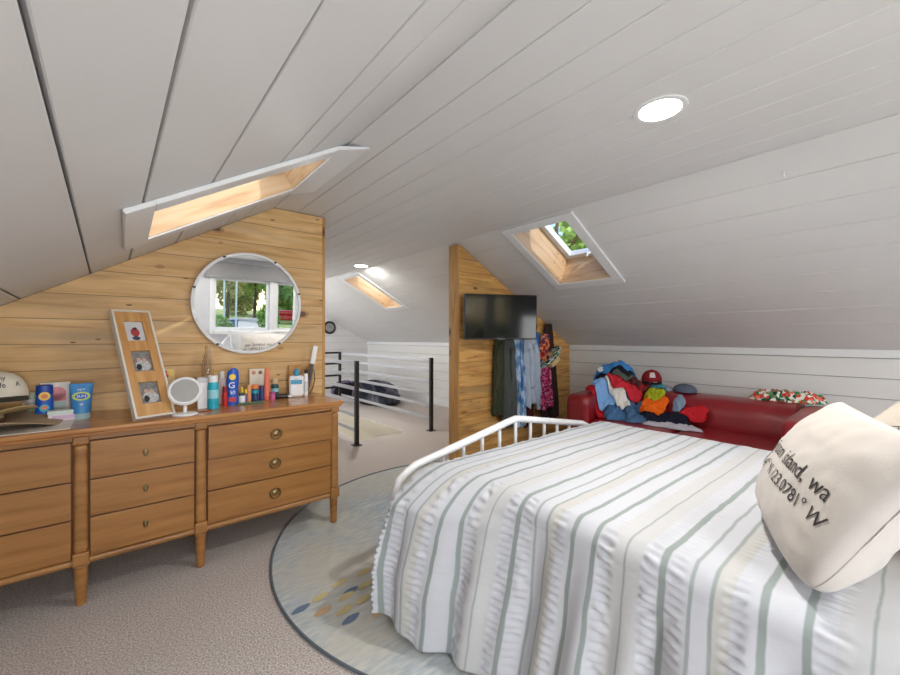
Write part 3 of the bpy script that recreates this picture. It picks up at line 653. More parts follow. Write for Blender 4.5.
def cap(name, loc, rz, m, mpeak, label, s=1., tiltx=0, front=None, txt=None, patch=None):
    t = thing(name, loc, label, 'cap', rot=(tiltx, 0, rz)); vs = []; fs = []; n = 40; L_ = 14
    for i in range(L_ + 1):
        q = i / L_; a2 = q * PI / 2; r = .093 * math.cos(a2) ** .8 if i < L_ else .0008; zz = .112 * math.sin(a2) ** .9
        for k in range(n):
            a = 2 * PI * k / n; seam = 1 - .012 * max(0, math.cos(a * 6)) ** 12; vs.append((r * math.cos(a) * s * seam, r * 1.1 * math.sin(a) * s * seam, zz * s * (1 + .05 * (-math.sin(a))) * seam))
    for i in range(L_):
        for k in range(n): fs.append((i * n + k, i * n + (k + 1) % n, (i + 1) * n + (k + 1) % n, (i + 1) * n + k))
    MB().add(vs, fs).build('crown', m, t, 60)
    MB().lathe([(.006, 0), (.008, .004), (.001, .007)], 12, (0, 0, .111 * s)).build('button', m, t, 60)
    vs = []; fs = []; na, nr = 24, 6
    for lay in (0, -.003):
        for j in range(nr + 1):
            for k in range(na + 1):
                a = PI + PI * k / na; q = j / nr; x = math.cos(a) * .090 * s; y0 = math.sin(a) * .100 * s; y = y0 - q * .075 * s * math.sin((k / na) * PI) ** .6; zz = -.018 * q * s - .25 * (x * x) / s * q + .004; vs.append((x, y, zz + lay))
    m1 = (nr + 1) * (na + 1)
    for lay in range(2):
        for j in range(nr):
            for k in range(na): o = lay * m1 + j * (na + 1) + k; fs.append((o, o + 1, o + na + 2, o + na + 1))
    for k in range(na): o = nr * (na + 1) + k; fs.append((o, o + 1, o + 1 + m1, o + m1))
    MB().add(vs, fs).build('peak', mpeak, t, 50)
    if patch: 
        vs, fs = [], []
        for i in range(9):
            for j in range(5):
                a = -PI / 2 + (i - 4) / 4 * .30; q = .22 + j / 4 * .34; a2 = q * PI / 2; r = (.093 * math.cos(a2) ** .8 + .0022) * s; vs.append((r * math.cos(a), r * 1.1 * math.sin(a), .112 * math.sin(a2) ** .9 * s * (1 + .05 * (-math.sin(a)))))
        fs = [(i * 5 + j, (i + 1) * 5 + j, (i + 1) * 5 + j + 1, i * 5 + j + 1) for i in range(8) for j in range(4)]
        MB().add(vs, fs).build('patch', patch, t, 80)
    if txt:
        for (s_, sz, ang, q) in txt:
            vs, fs = text_mesh(s_, sz); out = []
            for v in vs:
                a = -PI / 2 + ang + v.x / (.1 * s); qq = q + v.y / (.112 * s) / 1.3; a2 = qq * PI / 2; r = (.093 * math.cos(a2) ** .8 + .0022) * s; out.append((r * math.cos(a), r * 1.1 * math.sin(a), .112 * math.sin(a2) ** .9 * s * (1 + .05 * (-math.sin(a)))))
            MB().add(out, fs).build('lettering', ink, t)
    return t
cap('baseball_cap', (-.440, 2.70, ZT + .135), math.radians(14), simple('cap_cream', (226, 218, 202), .9, bump=.1, bscale=200), simple('cap_under', (66, 62, 58), .9), 'cream baseball cap with black lettering perched on the straw hat', 1.02, math.radians(-4), txt=[('my', .032, .0, .50), ('life', .03, -.02, .28), ('A', .028, .62, .30)])
bottle('lotion_bottle', -.372, 2.86, .036, .03, .118, 'cap', 'small plain white bottle behind the straw hat, leftmost bottle', 'bottle', M_WP, pl('cream_cap', (226, 220, 200)))
bottle('lotion_bottle', -.350, 2.83, .042, .035, .137, 'cap', 'small white bottle with green label beside the blue sunscreen', 'bottle', M_WP, pl('pale_green', (196, 214, 190)), lab=(simple('label_green', (130, 160, 120), .5, var=.3, scale=120), .02, .07))
t = item('sunscreen_bottle', -.302, 2.78, 'flat blue sunscreen bottle with yellow sun emblem, left of the pink card', 'bottle')
MB().lathe([(.030, 0), (.032, .01), (.032, .10), (.028, .125)], 28, sy=.45).build('body', M_BLUEP, t, 40); MB().lathe([(.028, .125), (.031, .13), (.030, .172), (.02, .176)], 28, sy=.5).build('cap', pl('deep_blue', (28, 70, 160)), t, 40)
for (z_, r_, c_) in ((.12, .021, yel), (.12, .012, M_ORG), (.062, .018, M_TEAL), (.064, .010, M_ORG)): MB().lathe([(r_, 0), (r_, .0015 + (.001 if r_ < .015 else 0))], 20, mat=Matrix.Translation((0, -.0148, z_)) @ R90).build('emblem', c_, t)
textpart(t, 'SUN', .012, (0, -.0178, .12), FR, red)
t = item('greeting_card', -.272, 2.875, 'standing white card with a pink shape behind the blue sunscreen', 'card')
MB().rbox((-.056, -.004, 0), (.056, .004, .178), .001, 1).build('board', pl('card_white', (232, 222, 214)), t)
m = MB(); m.lathe([(.036, 0), (.036, .001)], 28, mat=Matrix.Translation((.004, -.004, .118)) @ R90); m.box((-.032, -.005, .08), (.040, -.004, .118)); m.build('pink_print', pl('pink', (236, 140, 150)), t)
MB().box((-.035, -.0052, .012), (.040, -.004, .078)).build('pale_print', pl('pale_aqua', (188, 212, 206)), t)
t = item('small_box', -.225, 2.73, 'low white pastel box in front of the pink card', 'box')
MB().rbox((-.06, -.03, 0), (.06, .03, .04), .003, 2).build('box_body', pl('box_pastel', (232, 226, 230)), t); MB().rbox((-.062, -.032, .034), (.062, .032, .052), .003, 2).build('lid', pl('box_mint', (214, 232, 226)), t); MB().box((-.045, -.0312, .008), (.04, -.030, .028)).build('print', pl('lilac', (212, 184, 214)), t)
def squeeze_tube(x, y, w, h, label, m, mc, prints=(), txt=None, cat='tube'):
    t = item('squeeze_tube', x, y, label, cat)
    vs = []; fs = []; n = 28; L_ = 10; c = h * .17
    for i in range(L_ + 1):
        q = i / L_
        for k in range(n): a = 2 * PI * k / n; vs.append((w / 2 * (.78 + .22 * q) * math.cos(a), w / 2 * .7 * (1 - q) ** .8 * math.sin(a) + .0016 * math.sin(a), c + (h - c) * q))
    for i in range(L_):
        for k in range(n): fs.append((i * n + k, i * n + (k + 1) % n, (i + 1) * n + (k + 1) % n, (i + 1) * n + k))
    fs.append(tuple(L_ * n + k for k in range(n)))
    MB().add(vs, fs).build('body', m, t, 50); MB().lathe([(w * .36, 0), (w * .38, .004), (w * .39, c)], 28, sy=.72).build('cap', mc, t, 40)
    for (px, z_, rx, rz_, mm, o) in prints: MB().lathe([(rx, 0), (rx, .0012)], 24, mat=Matrix.Translation((px, -w * .35 * (1 - (z_ - c) / (h - c)) ** .8 - .0035 - o, z_)) @ Matrix.Rotation(-math.atan2(w * .35, h - c) , 4, 'X') @ R90, sy=rz_ / rx).build('print', mm, t)
    if txt:
        for s_, sz, z_, mm in txt: textpart(t, s_, sz, (0, -w * .35 * (1 - (z_ - c) / (h - c)) ** .8 - .0075, z_), (PI / 2 - math.atan2(w * .35, h - c), 0, 0), mm)
    return t
squeeze_tube(-.165, 2.722, .092, .178, 'large blue to aqua tube with crimped top, left of the picture frame', pl('tube_blue', (66, 142, 206)), pl('pale_cap', (176, 206, 214)), [(0, .115, .034, .022, pl('lime', (196, 214, 90)), 0), (0, .115, .024, .014, M_BLUEP, .0012)], [('SUN', .018, .115, inkw), ('aqua', .016, .15, inkw), ('50', .014, .075, inkw)])
squeeze_tube(-.207, 2.86, .028, .117, 'thin pale pink tube behind the big blue tube', pl('tube_pink', (234, 200, 196)), M_WP)
t = item('flower_card', .2045, 2.90, 'small card printed with red and yellow flowers behind the makeup mirror', 'card'); MB().rbox((-.034, -.003, 0), (.034, .003, .222), .001, 1).build('board', pl('card_peach', (226, 196, 140)), t)
for i, (px, pz) in enumerate(((-.015, .20), (.012, .205), (-.008, .18), (.016, .182), (-.02, .165))): MB().lathe([(.012, 0), (.011, .0015)], 14, mat=Matrix.Translation((px, -.003, pz)) @ R90).build('flower_print', red if i % 2 == 0 else yel, t)
# clear glass bottle
t = item('clear_vase', .405, 2.86, 'tall clear glass vase beside the white box', 'vase')
MB().lathe([(.034, 0), (.036, .01), (.033, .18), (.03, .25), (.016, .31), (.013, .36), (.0105, .36), (.0135, .31), (.0275, .25), (.0305, .18), (.033, .012), (.004, .008)], 28).build('vase_body', M_GLASS, t, 60)
t = item('storage_box', .352, 2.66, 'narrow white box between the makeup mirror and the aqua can', 'box'); MB().rbox((-.026, -.02, 0), (.026, .02, .17), .003, 2).build('box_body', M_WP, t); MB().rbox((-.027, -.021, .15), (.027, .021, .18), .003, 2).build('lid', pl('lid_grey', (206, 206, 208)), t)
bottle('spray_can', .397, 2.62, .057, .057, .191, 'cap', 'aqua spray can with white cap', 'can', M_TEAL, M_WP, caph=.2, capw=.86, lab=(pl('aqua_light', (150, 214, 226)), .06, .11))
bottle('lipstick_tube', .467, 2.675, .03, .03, .115, 'cap', 'red tube standing left of the large blue bottle', 'tube', red, pl('dark_red', (150, 30, 32)), caph=.3, capw=.85)
bottle('lotion_bottle', .470, 2.78, .045, .035, .20, 'cap', 'pale pink bottle behind the red tube', 'bottle', pl('pale_pink', (226, 206, 202)), M_WP, caph=.2)
# big blue bottle with a curved handle shape
t = item('sunscreen_bottle', .512, 2.70, 'large blue sunscreen bottle with slanted top and white lettering', 'bottle')
vs = []; fs = []; n = 28; L_ = 16; Hh = .222
for i in range(L_ + 1):
    q = i / L_; wx = .034 * (1 - .12 * math.sin(q * PI * 1.5) ** 2) * (1 if q < .88 else (1 - ((q - .88) / .12) ** 2 * .6)); sh = .008 * max(0, q - .6)
    for k in range(n): a = 2 * PI * k / n; vs.append((wx * math.cos(a) + sh, .02 * math.sin(a) * (1 - .3 * q * q), Hh * q + .012 * math.cos(a) * max(0, q - .7)))
for i in range(L_):
    for k in range(n): fs.append((i * n + k, i * n + (k + 1) % n, (i + 1) * n + (k + 1) % n, (i + 1) * n + k))
fs.append(tuple(range(n))); fs.append(tuple(L_ * n + k for k in range(n)))
MB().add(vs, fs).build('body', M_BLUEP, t, 60); MB().lathe([(.018, 0), (.018, .0012)], 20, mat=Matrix.Translation((0, -.0195, .17)) @ R90).build('emblem', yel, t)
textpart(t, 'G', .05, (-.004, -.0208, .118), FR, inkw); textpart(t, '50', .03, (.0, -.0212, .075), FR, inkw); MB().box((-.02, -.0215, .02), (.02, -.0195, .045)).build('label', red, t)
bottle('dropper_bottle', .565, 2.704, .036, .036, .10, 'dropper', 'small white-labelled bottle with yellow dropper cap', 'bottle', pl('dark_glass', (60, 62, 70)), yel, caph=.32, capw=.4, lab=(M_WP, .008, .05))
bottle('lipstick_tube', .590, 2.72, .02, .02, .085, 'cap', 'slim purple tube beside the dropper bottle', 'tube', pl('violet', (120, 90, 140)), yel, caph=.3, capw=.8)
bottle('lipstick_tube', .617, 2.76, .027, .027, .103, 'cap', 'salmon orange tube behind the green tray', 'tube', pl('salmon', (236, 160, 110)), pl('salmon2', (240, 178, 130)), caph=.3, capw=.9)
bottle('cosmetic_jar', .655, 2.765, .04, .04, .105, 'lid', 'dark blue jar with orange lid, left of the coral cone', 'jar', pl('navy', (36, 66, 120)), M_ORG, caph=.25, capw=.95, lab=(M_TEAL, .05, .07))
bottle('cosmetic_jar', .698, 2.775, .032, .032, .095, 'lid', 'slim dark blue jar directly against the coral cone', 'jar', pl('navy', (36, 66, 120)), pl('plum', (90, 60, 90)), caph=.2, capw=.95)
t = item('product_box', .690, 2.865, 'white product box with tan print behind the dark blue jars', 'box'); MB().rbox((-.045, -.012, 0), (.045, .012, .20), .002, 1).build('box_body', pl('box_cream', (232, 222, 204)), t)
for px, c_ in ((-.02, pl('tan_print', (190, 130, 90))), (.02, pl('brown_print', (140, 90, 60)))): MB().lathe([(.013, 0), (.012, .0016)], 16, mat=Matrix.Translation((px, -.012, .175)) @ R90).build('print', c_, t)
t = item('cone_bottle', .729, 2.773, 'tall coral pink cone-shaped tube', 'tube'); MB().lathe([(.022, 0), (.022, .02), (.014, .17), (.009, .205), (.004, .212)], 28).build('body', pl('coral', (238, 122, 96)), t, 50); MB().lathe([(.0225, .0), (.0225, .022)], 28).build('cap', pl('coral_dark', (214, 96, 80)), t, 40)
bottle('cosmetic_jar', .757, 2.745, .033, .033, .052, 'lid', 'small orchid pink jar right of the coral cone', 'jar', pl('orchid', (200, 104, 156)), pl('orchid2', (170, 80, 130)), caph=.3, capw=.95)
bottle('cosmetic_jar', .803, 2.86, .048, .04, .125, 'lid', 'dark teal bottle with tan lid near the wall', 'bottle', pl('dark_teal', (38, 82, 92)), pl('tan', (206, 180, 140)), caph=.28, capw=.8, lab=(pl('aqua_light', (150, 214, 226)), .035, .06))
tag(MB().rbox((-.078, -.012, 0), (.078, .012, .010), .004, 2).build('flat_case', pl('green_case', (70, 120, 92))), 'flat green case lying in front of the jars', 'case').location = (.606, 2.662, ZT)
t = item('hair_clipper', .83, 2.765, 'black hair clipper lying left of the white lotion bottle', 'clipper'); MB().rbox((-.05, -.018, 0), (.03, .018, .028), .01, 3).build('body', pl('soft_black', (36, 34, 36)), t, 50); MB().rbox((.028, -.014, .004), (.055, .014, .02), .003, 2).build('blade', M_GREYBAR, t); MB().tube([(-.05, 0, .012), (-.085, .015, .005), (-.07, .04, .005), (-.02, .035, .005), (.04, .04, .005)], .003, 8).build('cord', M_BLACK, t, 60)
# lotion bottle
t = item('lotion_bottle', .924, 2.783, 'large white lotion bottle with blue cap and blue label', 'bottle')
MB().rbox((-.048, -.025, 0), (.048, .025, .145), .018, 5).build('body', M_WP, t, 50); MB().lathe([(.017, .14), (.017, .15), (.021, .152), (.021, .178), (.012, .182), (.012, .194)], 24).build('cap', pl('cap_blue', (64, 150, 190)), t, 40)
MB().box((-.036, -.0262, .088), (.036, -.025, .118)).build('label', pl('label_blue', (70, 160, 196)), t); textpart(t, 'lotion', .016, (0, -.0266, .127), FR, pl('ink_blue', (40, 80, 150)))
bottle('spray_bottle', .992, 2.79, .03, .03, .184, 'cap', 'slim white bottle with black cap right of the lotion bottle', 'bottle', M_WP, M_BLACK, caph=.15, capw=.8, lab=(pl('grey_label', (210, 210, 214)), .03, .1))
t = item('hair_straightener', 1.015, 2.84, 'white hair straightener standing upright with its black cord, by the wall corner', 'hair tool'); S_ = Matrix.Rotation(math.radians(10), 4, 'Y')
MB().rbox((-.017, -.012, .22), (.017, .012, .355), .008, 3, mat=S_).build('paddle', M_WP, t, 50); MB().rbox((-.012, -.010, 0), (.012, .010, .22), .006, 3, mat=S_).build('handle', pl('handle_grey', (60, 60, 64)), t, 50); MB().tube([(.02, .0, .2), (.05, .01, .17), (.055, .01, .1), (.04, .01, .04), (.02, .01, .005)], .0035, 8).build('cord', M_BLACK, t, 60)
t = item('wooden_plaque', .96, 2.925, 'pale wooden card leaning on the wall behind the lotion bottle', 'plaque', rz=0); MB().rbox((-.045, -.006, 0), (.045, .006, .21), .002, 1).build('board', M_PINE, t)
t = item('wooden_plaque', 1.07, 2.915, 'narrow upright wooden strip at the corner end of the dresser', 'plaque', rz=0); MB().rbox((-.015, -.008, 0), (.015, .008, .215), .002, 1).build('board', M_PINE, t)
t = item('hair_comb', .335, 2.545, 'reddish brown comb lying in front of the aqua can', 'comb'); MB().rbox((-.045, -.006, 0), (.045, .004, .006), .002, 2).build('spine', pl('comb_brown', (150, 70, 44)), t)
m = MB()
for k in range(14): m.box((-.04 + k * .006, .004, .001), (-.0375 + k * .006, .018, .004))
m.build('teeth', pl('comb_brown', (150, 70, 44)), t)

# ------------------------------------------------------------------ bed
BX0, BX1, BY1, BYH, BZ = 1.15, 2.62, 1.50, -.55, .62
bed = thing('metal_bed', ((BX0 + BX1) / 2, .5, 0), 'white metal bed with an arched spindle footboard', 'bed'); o_ = bed.location
P = lambda x, y, z: (x - o_.x, y - o_.y, z)
FYB = 1.625
def footrail_z(x):
    d = abs(x - 1.88); return .715 - .18 * d
pts = [(1.0, FYB, .0), (1.0, FYB, .40), (1.004, FYB, .47), (1.03, FYB, .525), (1.08, FYB, .558), (1.13, FYB, footrail_z(1.13))] + [(x, FYB, footrail_z(x)) for x in (1.5, 1.84)] + [(1.88, FYB, .713)] + [(x, FYB, footrail_z(x)) for x in (1.92, 2.26, 2.63)] + [(2.68, FYB, .558), (2.73, FYB, .525), (2.756, FYB, .47), (2.76, FYB, .40), (2.76, FYB, 0)]
MB().tube([P(*p) for p in pts], .021, 12).build('footboard_rail', M_METALW, bed, 60)
for k in range(-5, 6):
    x = 1.88 + k * .145
    MB().tube([P(x, FYB, .20), P(x, FYB, footrail_z(x) - .01)], .011, 8).build('spindle', M_METALW, bed, 60)
MB().tube([P(1.0, FYB, .2), P(2.76, FYB, .2)], .016, 8).build('cross_rail', M_METALW, bed, 60)
for x in (1.22, 2.55): MB().rbox(P(x - .015, BYH, .22), P(x + .015, FYB, .27), .004).build('side_rail', M_METALW, bed)
for x in (1.22, 2.55):
    for y in (BYH + .1, 1.3): MB().tube([P(x, y, .005), P(x, y, .24)], .018, 10).build('leg', M_BLACK, bed, 60)
hp = MB()
hp.tube([P(1.1, BYH - .05, 0), P(1.1, BYH - .05, .8), P(1.2, BYH - .05, .95), P(1.88, BYH - .05, 1.0), P(2.56, BYH - .05, .95), P(2.66, BYH - .05, .8), P(2.66, BYH - .05, 0)], .021, 12)
for k in range(-4, 5): hp.tube([P(1.88 + k * .15, BYH - .05, .3), P(1.88 + k * .15, BYH - .05, .97)], .01, 8)
hp.build('headboard', M_METALW, bed, 60)
MB().rbox(P(1.20, BYH, .275), P(2.57, 1.47, .595), .05, 4).build('mattress', simple('mattress_white', (224, 222, 218), .9), bed, 60)
# bedspread: cloth coordinates a (across X), b (along Y)
def bedspread():
    PER = .495
    # centre positions inside a period measured from b0=.235 upward, (pos, halfwidth, kind)
    def band(b):
        t = (b - .235) % PER; return t
    ruf = [(.045, .030), (.19, .026), (.268, .026), (.395 + .01, .03)]   # gathered bands
    def ruff(b):
        t = band(b); r = 0
        for c, h in ((.055, .026), (.185, .022), (.252, .022), (.382, .026)):
            d = abs(t - c); r = max(r, max(0, 1 - (d / h) ** 2))
        return r
    def fbm(x, y, s=0): return noise.noise(Vector((x, y, s)))
    eX, eY, rc = BX0 + .045, BY1 - .05, .07
    da, db = .0055, .0075
    a0 = BX0 - .60; na = int((BX1 - a0) / da); nb = int((BY1 + .20 - BYH) / db)
    vs = []; uv = []
    for i in range(na + 1):
        a = a0 + (BX1 - a0) * i / na
        for j in range(nb + 1):
            b = BYH + (BY1 + .20 - BYH) * j / nb
            oa = max(0, eX - a); ob = max(0, b - eY)
            d = math.hypot(oa, ob * (1.0 if oa > .05 else 1))
            x, y = max(a, eX), min(b, eY)
            if d > 1e-6:
                ux, uy = -oa / d, ob / d
                arc = rc * PI / 2
                if d < arc: off = rc * math.sin(d / rc); dz = rc * (1 - math.cos(d / rc))
                else:
                    h = d - arc; off = rc + h * .16 * abs(ux) + h * .02 + .10 * max(0, h - .25) * abs(ux) ; dz = rc + h * (.985 - .16 * max(0, min(1, (b - 1.25) / .35)))
                # broad hanging folds
                hh = min(1, max(0, d - .1) / .3)
                pl_ = hh * (.016 * math.sin(b * 21 + 1.2 * math.sin(b * 5)) + .012 * math.sin(b * 47 + a * 2)) * abs(ux)
                # the cloth swings out over the post at the foot corner
                fl = max(0, min(1, (b - .85) / .65)); fl = fl * fl * (3 - 2 * fl); g_ = min(1, d / .17); g_ = g_ * g_ * (3 - 2 * g_)
                off += fl * (.21 * g_ + .04 * min(1, d / .4) - .10 * max(0, d - .35) - .2 * max(0, d - .45)) * abs(ux)
                x += ux * (off + pl_); y += uy * min(off, .145)
                z_ = BZ - dz
            else: z_ = BZ
            # soft undulation on top, slight pucker waves
            und = .006 * fbm(a * 2.5, b * 2.5) + .003 * fbm(a * 9, b * 6, 3)
            r = ruff(b); k = .42 + .58 * min(1, d / .07)
            pk = r * .012 * k * (fbm(a * 42 + 3 * fbm(a * 3, b * 7), b * 9, 8) + .45 * math.sin(a * 250 + 6 * fbm(a * 5, b * 4, 4)))
            n_dir = Vector((0, 0, 1))
            if d > 1e-6:
                th = min(d / rc, PI / 2); n_dir = Vector((ux * math.sin(th), uy * math.sin(th), math.cos(th)))
            p = Vector((x, y, z_)) + n_dir * (und + pk + .004)
            if p.z < .012: p.x += (p.z - .012) * 0.6; p.z = .012 + .004 * abs(math.sin(b * 40))
            vs.append(p); uv.append((a, b))
    fs = [(i * (nb + 1) + j, (i + 1) * (nb + 1) + j, (i + 1) * (nb + 1) + j + 1, i * (nb + 1) + j + 1) for i in range(na) for j in range(nb)]
    me = D.meshes.new('bedspread'); me.from_pydata(vs, [], fs); me.update()
    ul = me.uv_layers.new(name='cloth'); lu = [0.] * (2 * len(me.loops)); vi = [0] * len(me.loops); me.loops.foreach_get('vertex_index', vi)
    for k, v in enumerate(vi): lu[2 * k], lu[2 * k + 1] = uv[v]
    ul.data.foreach_set('uv', lu); me.polygons.foreach_set('use_smooth', [True] * len(me.polygons))
    m, nt, p = base('striped_cotton'); L = nt.links; u = nd(nt, 'ShaderNodeUVMap', uv_map='cloth'); sp = nd(nt, 'ShaderNodeSeparateXYZ'); L.new(u.outputs[0], sp.inputs[0])
    nw = nd(nt, 'ShaderNodeTexNoise'); nw.inputs['Scale'].default_value = 9; L.new(u.outputs[0], nw.inputs[0])
    bb = mth(nt, 'ADD', sp.outputs[1], mth(nt, 'MULTIPLY', mth(nt, 'SUBTRACT', nw.outputs[0], .5), .012))
    f = mth(nt, 'MULTIPLY', mth(nt, 'FRACT', mth(nt, 'DIVIDE', mth(nt, 'ADD', bb, -.235 + PER * 6), PER)), PER)
    def line(c, h, soft=.002):
        dd = mth(nt, 'ABSOLUTE', mth(nt, 'SUBTRACT', f, c)); n = nd(nt, 'ShaderNodeMapRange', clamp=True); n.inputs[1].default_value = h + soft; n.inputs[2].default_value = h - soft; L.new(dd, n.inputs[0]); return n.outputs[0]
    gr = nd(nt, 'ShaderNodeTexNoise'); gr.inputs['Scale'].default_value = 300; L.new(u.outputs[0], gr.inputs[0])
    white, beige, green = srgb(208, 211, 218), srgb(199, 198, 194), srgb(152, 162, 161)
    c = mixc(nt, gr.outputs[0], srgb(201, 203, 210), white)
    c = mixc(nt, mth(nt, 'MULTIPLY', line(.080, .022), .8), c, beige); c = mixc(nt, mth(nt, 'MULTIPLY', line(.325, .05), .45), c, beige)
    for cc, hh, al in ((.0, .008, 1), (.495, .008, 1), (.100, .0048, .8), (.148, .0048, .8), (.218, .0092, 1), (.322, .003, .8), (.420, .008, 1)):
        c = mixc(nt, mth(nt, 'MULTIPLY', line(cc, hh), al), c, green)
    L.new(c, p.inputs['Base Color']); p.inputs['Roughness'].default_value = .9; p.inputs['Specular IOR Level'].default_value = .15; p.inputs['Sheen Weight'].default_value = .1
    wv = nd(nt, 'ShaderNodeTexNoise'); wv.inputs['Scale'].default_value = 60; wv.inputs['Detail'].default_value = 4; L.new(u.outputs[0], wv.inputs[0])
    b_ = nd(nt, 'ShaderNodeBump'); b_.inputs['Strength'].default_value = .25; b_.inputs['Distance'].default_value = .004; L.new(wv.outputs[0], b_.inputs['Height']); L.new(b_.outputs[0], p.inputs['Normal'])
    me.materials.append(m); ob = D.objects.new('bedspread', me); COL.objects.link(ob)
    so = ob.modifiers.new('thickness', 'SOLIDIFY'); so.thickness = .003; so.offset = -1
    return tag(ob, 'white and grey-green striped seersucker bedspread draped over the bed', 'bedspread')
bedspread()
# ------------------------------------------------------------------ pillows
def pillow(name, cen, e1, e2, w, h, th, mat, label, seed=0, txt=None, pinch=.07, seam=True, emblem=None, wr=.006, rnd=.08):
    """e1: unit vector along the width, e2 along the height; front normal = e1 x e2"""
    e1 = Vector(e1).normalized(); e2 = Vector(e2); e2 = (e2 - e1 * e2.dot(e1)).normalized(); n = e1.cross(e2)
    M = Matrix((e1, e2, n)).transposed(); t = thing(name, cen, label, 'pillow', rot=M.to_euler())
    def S(u, v, sd):
        x = u * w / 2 * (1 - pinch * (1 - v * v) * abs(u) ** 2) * (1 - (rnd if v < 0 else .04) * .5 * (u * v) ** 4); y = v * h / 2 * (1 - pinch * (1 - u * u) * abs(v) ** 2) * (1 - (rnd if v < 0 else .04) * .5 * (u * v) ** 4)
        q = max(0, (1 - u * u) * (1 - v * v)); z = th / 2 * q ** .42
        d = noise.noise(Vector((u * 2.2 + seed, v * 2.2, sd * 3))) * wr * 1.6 + noise.noise(Vector((u * 6 + seed, v * 5, sd * 3))) * wr * q ** .3
        return Vector((x, y, sd * (z + d * min(1, q * 5))))
    vs = []; fs = []; N = 56
    g = [math.sin((i / N - .5) * PI) for i in range(N + 1)]
    for sd in (1, -1):
        for i in range(N + 1):
            for j in range(N + 1): vs.append(S(g[i], g[j], sd))
    m1 = (N + 1) ** 2
    for lay in range(2):
        for i in range(N):
            for j in range(N): o = lay * m1 + i * (N + 1) + j; q = (o, o + N + 1, o + N + 2, o + 1); fs.append(q if lay == 0 else q[::-1])
    bm = bmesh.new(); bv = [bm.verts.new(v) for v in vs]
    for f in fs: bm.faces.new([bv[i] for i in f])
    bmesh.ops.remove_doubles(bm, verts=list(bm.verts), dist=1e-5)
    bm.verts.index_update(); mb = MB().add([v.co.copy() for v in bm.verts], [[v.index for v in f.verts] for f in bm.faces]); bm.free()
    mb.build('cover', mat, t, 179)
    if seam:
        ring = []
        for k in range(160):
            q = k / 40; s_ = int(q); r = (q - s_) * 2 - 1; u, v = [(r, -1), (1, r), (-r, 1), (-1, -r)][s_]; ring.append(S(u, v, 1))
        MB().tube(ring, .0025, 6, closed=True).build('piping', mat, t, 60)
    if txt:
        for s_, sz, cu, cv, sx in txt:
            vs2, fs2 = text_mesh(s_, sz)
            bm = bmesh.new(); bv = [bm.verts.new(v) for v in vs2]
            for f in fs2:
                try: bm.faces.new([bv[i] for i in f])
                except Exception: pass
            bmesh.ops.triangulate(bm, faces=list(bm.faces)); bmesh.ops.subdivide_edges(bm, edges=[e for e in bm.edges if e.calc_length() > .012], cuts=2); bmesh.ops.triangulate(bm, faces=list(bm.faces)); bm.verts.index_update()
            out = []
            for v in bm.verts:
                u = cu + v.co.x * sx / (w / 2); vv = cv + v.co.y / (h / 2); p = S(u, vv, 1); p.z += .0022; out.append(p)
            MB().add(out, [[v.index for v in f.verts] for f in bm.faces]).build('lettering', simple('print_charcoal', (62, 58, 56), .9), t); bm.free()
    if emblem:
        for cu, cv, r in emblem:
            m = MB(); 
            def ring_(rr, wd): m.tube([S(cu + rr * math.cos(a) / (w / 2), cv + rr * math.sin(a) / (h / 2), 1) + Vector((0, 0, .001)) for a in [2 * PI * k / 28 for k in range(28)]], wd, 5, closed=True)
            ring_(r, .0011); ring_(r * .2, .0014)
            for k in range(6):
                a = k * PI / 3; m.tube([S(cu + q * r * math.cos(a) / (w / 2), cv + q * r * math.sin(a) / (h / 2), 1) + Vector((0, 0, .001)) for q in (.3, .6, .9)], .0009, 5)
            m.build('emblem', simple('print_grey', (90, 86, 82), .9), t)
    return t, S
M_LINEN = simple('cream_linen', (208, 202, 196), .95, var=.03, scale=9, bump=.12, bscale=260, sheen=.15)
M_LINEN2 = simple('oat_linen', (204, 194, 182), .95, var=.04, scale=9, bump=.12, bscale=260)
M_YEL = simple('butter_cotton', (226, 196, 140), .95, var=.04)
A, B_, C_, D_ = [Vector(v) for v in ((1.7776, .1997, .9859), (1.7229, .3696, .6864), (1.1597, .1609, .671), (1.2144, -.009, .9705))]
cen = (A + B_ + C_ + D_) / 4 + Vector((.03, -.01, -.006)) + (C_ - B_).normalized() * .015
e1 = (C_ - B_).normalized(); e2 = (A - B_).normalized()
tp, SP = pillow('throw_pillow', cen, e1, e2, .63, .42, .22, M_LINEN, 'cream throw pillow printed with san juan island, wa, foremost on the bed', 3, txt=[('san juan island, wa', .060, .03, .03, 1.08), ("48.5314\u00b0 N 123.0781\u00b0 W", .048, .03, -.26, 1.08)], pinch=.04, rnd=.24)
MB().rbox((.14, -.196, .010), (.185, -.166, .016), .001, 1).build('care_tag', simple('tag_white', (232, 232, 234), .8), tp)
pillow('bed_pillow', (2.035, -.19, .914), (0, -.77, -.64), (.469, -.688, .544), .52, .52, .17, M_LINEN2, 'oatmeal pillow with round compass emblems behind the lettered pillow', 9, emblem=[(-.74, -.78, .022), (-.62, -.2, .022), (-.1, -.6, .022), (.2, 0, .022)])
pillow('bed_pillow', (1.80, -.10, .735), (-.35, -.9, -.05), (.9, -.35, .22), .56, .46, .13, M_YEL, 'butter yellow pillow lowest behind the lettered pillow', 12)
pillow('bed_pillow', (1.45, -.40, .82), (-1, -.05, 0), (.02, -.35, .75), .60, .42, .17, simple('white_linen', (206, 208, 212), .95, bump=.1, bscale=200), 'white pillow propped at the head behind the lettered pillow', 15)

